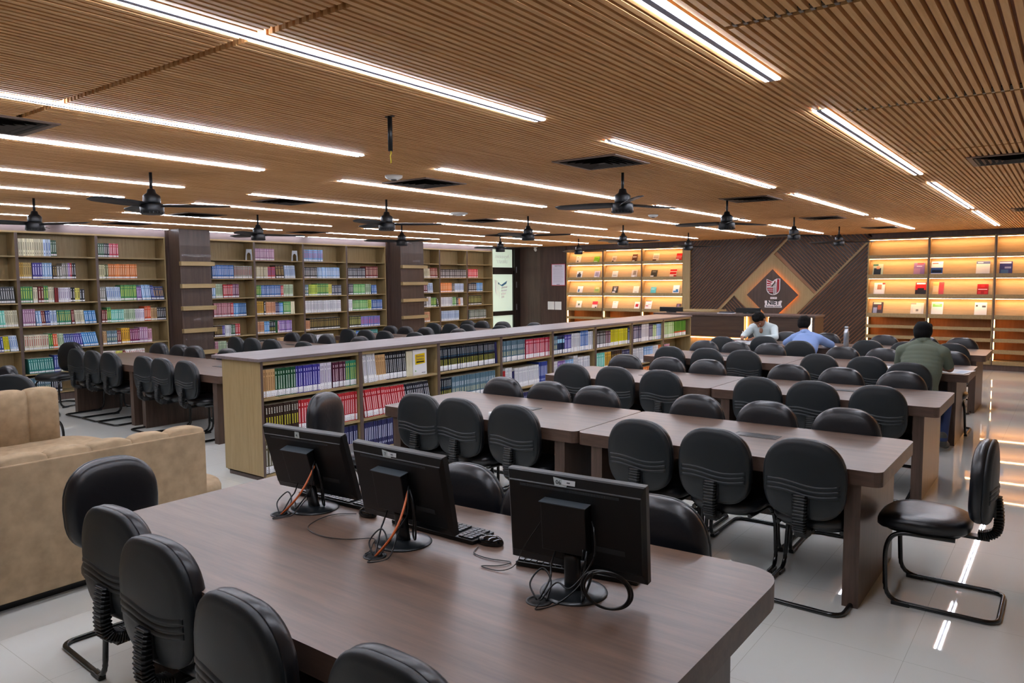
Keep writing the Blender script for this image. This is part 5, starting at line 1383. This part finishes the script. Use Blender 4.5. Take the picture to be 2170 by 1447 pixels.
# ------------------------------------------------------------------ people
def sph(bm, c, r, M=None, sc=(1, 1, 1)):
    Mx_ = Matrix.Translation(c) @ (M.to_4x4() if M is not None else Matrix.Identity(4)) @ Matrix.Diagonal((r*sc[0], r*sc[1], r*sc[2], 1))
    bmesh.ops.create_uvsphere(bm, u_segments=20, v_segments=12, radius=1, matrix=Mx_)
def cap(bm, a, ra, b_, rb):
    a, b_ = Vector(a), Vector(b_); d = b_-a; sph(bm, a, ra); sph(bm, b_, rb)
    q = Vector((0, 0, 1)).rotation_difference(d.normalized()).to_matrix().to_4x4()
    bmesh.ops.create_cone(bm, cap_ends=True, segments=20, radius1=ra, radius2=rb, depth=d.length, matrix=Matrix.Translation((a+b_)/2) @ q)
def blob(name, build, m, parent, voxel=.009, smooth=4):
    bm = bmesh.new(); build(bm); me = bpy.data.meshes.new(name); bm.to_mesh(me); bm.free()
    o = bpy.data.objects.new(name, me); COL.objects.link(o)
    rm = o.modifiers.new('r', 'REMESH'); rm.mode = 'VOXEL'; rm.voxel_size = voxel
    sm = o.modifiers.new('s', 'SMOOTH'); sm.factor = .5; sm.iterations = smooth
    dg = bpy.context.evaluated_depsgraph_get(); me2 = bpy.data.meshes.new_from_object(o.evaluated_get(dg)); o.modifiers.clear(); o.data = me2; me2.name = name
    me2.polygons.foreach_set('use_smooth', [True]*len(me2.polygons)); me2.materials.clear(); me2.materials.append(m)
    if parent is not None: o.parent = parent
    return o
M_skin = mat('skin', '8a5a40', .5); M_hair = mat('black_hair', '0a0808', .8, spec=.15, bump=.5, bscale=160)
def fingers(bm, wrist, palm, d, side, curl=.5, up=Vector((0, 0, 1))):
    """five separate fingers on a palm: d = pointing direction, side = thumb side"""
    d = Vector(d).normalized(); sd = Vector(side).normalized(); p = Vector(palm)
    cap(bm, wrist, .024, p, .030)
    for k, (o_, l1, l2) in enumerate(((.026, .034, .030), (.009, .038, .034), (-.009, .035, .031), (-.026, .028, .024))):
        b0 = p + d*.022 + sd*o_; b1 = b0 + d*l1 - up*.004; b2 = b1 + (d*(1-curl) - up*curl).normalized()*l2
        cap(bm, b0, .0095, b1, .0088); cap(bm, b1, .0088, b2, .0075)
    t0 = p + sd*.026 - d*.012; t1 = t0 + (d*.5+sd).normalized()*.03; t2 = t1 + (d+sd*.1).normalized()*.028
    cap(bm, t0, .012, t1, .0105); cap(bm, t1, .0105, t2, .0085)
HS = 1.1
def head(bm, c, R):
    c = Vector(c); R = R*HS; L = lambda x, y, z: c + R @ Vector((x, y, z))      # local: y = face direction, z = up
    sph(bm, c + R @ Vector((0, -.008, .02)), 1, R, (.076, .094, .092)); sph(bm, L(0, .022, -.035), 1, R, (.060, .068, .075)); sph(bm, L(0, .045, -.075), 1, R, (.034, .032, .030))
    cap(bm, L(0, .088, .0), .010, L(0, .104, -.026), .014); cap(bm, L(-.012, .088, -.030), .009, L(.012, .088, -.030), .009)      # nose
    cap(bm, L(-.02, .078, -.057), .008, L(.02, .078, -.057), .008)                                                                 # lips
    cap(bm, L(-.045, .068, .022), .012, L(.045, .068, .022), .012)                                                                # brow
    for s in (-1, 1): sph(bm, L(s*.078, -.004, -.008), 1, R, (.010, .020, .032))
def hair(bm, c, R, full=True):
    R = R*HS; c = Vector(c); sph(bm, c + R @ Vector((0, -.018, .036)), 1, R, (.084, .094, .088)); sph(bm, c + R @ Vector((0, -.040, -.005)), 1, R, (.076, .066, .074))
    sph(bm, c + R @ Vector((0, .035, .075)), 1, R, (.062, .050, .040))
    if full:
        for k in range(22):
            a = k*2.4; sph(bm, c + R @ Vector((.055*math.cos(a), .0+.06*math.sin(a), .098-.014*abs(math.sin(a*1.7)))), .024)
def eyes(c, R, t):
    R = R*HS
    mb = MB()
    for s in (-1, 1):
        e = Vector(c) + R @ Vector((s*.031, .0745, .004)); mb.lathe([(0, -.006), (.009, -.004), (.011, 0), (.009, .004), (0, .006)], 10, e, 'e4ddd6')
        e2 = Vector(c) + R @ Vector((s*.031, .0825, .002)); mb.lathe([(0, -.0055), (.0055, 0), (0, .0055)], 8, e2, '140d0a')
    mb.build('eyes', M_col, t)
def person(label, J, shirt_m, trou_m, shoe_m, long_sleeve, voxel=.008):
    t = thing('person', label, 'person', (0, 0, 0)); R = J['R']; N_ = Vector(J['neck']); hd = Vector(J['head'])
    def torso(bm, e):
        hp, ch = Vector(J['hip']), Vector(J['chest']); wv = (Vector(J['sr'])-Vector(J['sl'])).normalized()
        sm_ = (Vector(J['sl'])+Vector(J['sr']))/2; hw = (Vector(J['sr'])-Vector(J['sl'])).length/2
        up_ = sm_-hp
        for q in range(17):
            f = q/16; p = hp.lerp(ch, min(1, f*1.35)) if f < .74 else ch.lerp(sm_, (f-.74)/.26)
            wx = (.165-.02*math.sin(PI*min(1, f*1.6))) + (hw+.0-.155)*max(0, f-.35)/.65; wy = .125-.015*math.sin(PI*min(1, f*1.5)) - .035*max(0, f-.75)/.25
            fx_ = Vector((0, 0, 1)).cross(wv); Rm = Matrix((wv, fx_, wv.cross(fx_))).transposed(); sph(bm, p, 1, Rm, (wx+e, wy+e, .075+e))
        cap(bm, Vector(J['sl']), .058+e, N_, .062+e*.6); cap(bm, Vector(J['sr']), .058+e, N_, .062+e*.6)
    def arms(bm, e, fore=True):
        for s in 'lr':
            S, E_, W_ = J['s'+s], J['e'+s], J['w'+s]; cap(bm, S, .056+e, E_, .042+e)
            if fore: cap(bm, E_, .040+e, W_, .027+e)
    def legs(bm, e, low=True):
        for s in 'lr':
            hp = Vector(J['hip']) + (Vector(J['k'+s])-Vector(J['hip'])).normalized()*.08; hp.x = J['hip'][0] + (-.08 if s == 'l' else .08)*J.get('fx', 1)
            cap(bm, hp, .088+e, J['k'+s], .060+e); cap(bm, J['k'+s], .056+e, J['a'+s], .040+e)
    def body(bm):
        torso(bm, 0); arms(bm, 0); legs(bm, 0); cap(bm, N_, .054, hd + R @ Vector((0, -.02, -.05)), .052)
        if 'vn' in J: cap(bm, N_, .05, Vector(J['vn']), .028); head(bm, hd, R)
        for s in 'lr':
            d = Vector(J['p'+s])-Vector(J['w'+s]); fingers(bm, J['w'+s], J['p'+s], d, J['t'+s], J.get('c'+s, .5))
            cap(bm, J['a'+s], .038, J['f'+s], .034)
    blob('body', body, M_skin, t, .006, 3)
    blob('hair', lambda bm: hair(bm, hd, R), M_hair, t, .008, 2)
    eyes(hd, R, t)
    def sh(bm):
        torso(bm, .012)
        for s in 'lr': S, E_ = Vector(J['s'+s]), Vector(J['e'+s]); cap(bm, S, .067, E_ if long_sleeve else S.lerp(E_, .80), .053)
        if long_sleeve:
            for s in 'lr': E_, W_ = Vector(J['e'+s]), Vector(J['w'+s]); cap(bm, E_, .049, E_.lerp(W_, .93), .034)
    so = blob('shirt', sh, shirt_m, t, voxel, 5)
    col = MB(); ax = (hd-N_).normalized(); u = ax.cross(Vector((0, 1, 0.1))).normalized(); v = ax.cross(u); R0 = []
    for r_, h_ in ((.082, -.02), (.080, .018), (.072, .036), (.066, .034), (.068, .0)):
        R0.append([N_ + ax*(h_+.012) + (u*math.cos(k*PI/9)+v*math.sin(k*PI/9))*r_ for k in range(18)])
    col.rings(R0, caps=False); col.build('collar', shirt_m, t)
    blob('trousers', lambda bm: (legs(bm, .010), cap(bm, Vector(J['hip'])-Vector((.07, 0, .01)), .125, Vector(J['hip'])+Vector((.07, 0, -.01)), .125)), trou_m, t, .01, 4)
    for s in 'lr':
        A, F_ = Vector(J['a'+s]), Vector(J['f'+s])
        def shoe(bm): cap(bm, A.lerp(F_, .1)+Vector((0, 0, -.035)), .044, F_+Vector((0, 0, .004)), .038); cap(bm, A+Vector((0, 0, -.02)), .046, A+Vector((0, 0, .03)), .045)
        blob('shoe', shoe, shoe_m, t, .008, 3)
    return t
def Rf(yaw, pitch, roll=0):     # face direction: yaw about z (0 = +Y), pitch down
    return Matrix.Rotation(math.radians(yaw), 3, 'Z') @ Matrix.Rotation(math.radians(-pitch), 3, 'X') @ Matrix.Rotation(math.radians(roll), 3, 'Y')
M_blue = mat('blue_shirt_cloth', '8098c8', .85, bump=.2, bscale=26); M_green = mat('olive_polo_cloth', '5e6657', .9, bump=.2, bscale=30); M_ws = mat('white_shirt_cloth', 'cddadb', .85, bump=.2, bscale=26)
M_jean = mat('blue_jeans', '22345e', .85, bump=.2, bscale=60); M_dk = mat('dark_trousers', '1e2026', .85); M_shoe = mat('grey_shoe', '3c3c38', .6)
person('person in a light blue shirt seen from behind, leaning over the farthest reading row', dict(
 hip=(-3.0, 10.70, .50), chest=(-3.03, 10.92, .80), sl=(-3.20, 11.0, .885), sr=(-2.86, 11.0, .885), neck=(-3.07, 11.06, .945), head=(-3.11, 11.14, 1.07), R=Rf(4, 32),
 el=(-3.36, 11.16, .805), er=(-2.74, 11.16, .805), wl=(-3.20, 11.40, .795), wr=(-2.90, 11.42, .795), pl=(-3.14, 11.46, .79), pr=(-2.97, 11.47, .79), tl=(1, .3, 0), tr=(-1, .3, 0),
 kl=(-3.12, 11.12, .50), kr=(-2.88, 11.12, .50), al=(-3.14, 11.2, .10), ar=(-2.86, 11.2, .10), fl=(-3.16, 11.36, .045), fr=(-2.84, 11.36, .045)), M_blue, M_dk, M_shoe, True)
person('person in an olive green polo shirt and jeans seen from behind at the third row', dict(
 hip=(-1.20, 8.47, .50), chest=(-1.23, 8.62, .82), sl=(-1.42, 8.70, .975), sr=(-1.05, 8.70, .975), neck=(-1.245, 8.79, 1.055), head=(-1.26, 8.85, 1.145), R=Rf(2, 28),
 el=(-1.47, 8.80, .815), er=(-.995, 8.78, .815), wl=(-1.36, 9.02, .795), wr=(-1.16, 9.02, .795), pl=(-1.30, 9.08, .79), pr=(-1.22, 9.09, .79), tl=(1, .3, 0), tr=(-1, .3, 0),
 kl=(-1.34, 8.92, .50), kr=(-1.03, 8.88, .50), al=(-1.36, 8.85, .10), ar=(-1.0, 8.48, .13), fl=(-1.37, 9.02, .045), fr=(-.985, 8.62, .045)), M_green, M_jean, M_shoe, False)
pw = person('person in a white shirt facing us, head bent, writing at the farthest reading row', dict(
 hip=(-4.06, 12.46, .50), chest=(-4.06, 12.34, .80), sl=(-4.245, 12.26, .935), sr=(-3.90, 12.26, .935), neck=(-4.07, 12.22, .99), head=(-4.085, 12.11, 1.075), R=Rf(176, 52, 8),
 el=(-4.33, 12.10, .81), er=(-3.80, 12.04, .81), wl=(-4.27, 11.86, .80), wr=(-4.02, 11.82, .795), pl=(-4.25, 11.80, .805), pr=(-4.07, 11.78, .79), tl=(1, -.2, .3), tr=(-1, -.3, 0), cl=.8, vn=(-4.075, 12.165, .885),
 kl=(-4.18, 12.0, .50), kr=(-3.94, 12.0, .50), al=(-4.18, 12.02, .10), ar=(-3.94, 12.02, .10), fl=(-4.18, 11.86, .045), fr=(-3.94, 11.86, .045)), M_ws, M_dk, M_shoe, True)
o = MB().tube([(-4.215, 11.745, .765), (-4.245, 11.79, .905)], .0045, 8).build('pen', mat('pen_white', 'd8cfc0', .4)); tag(o, 'pale pen held upright in the writing hand of the person in white', 'pen')
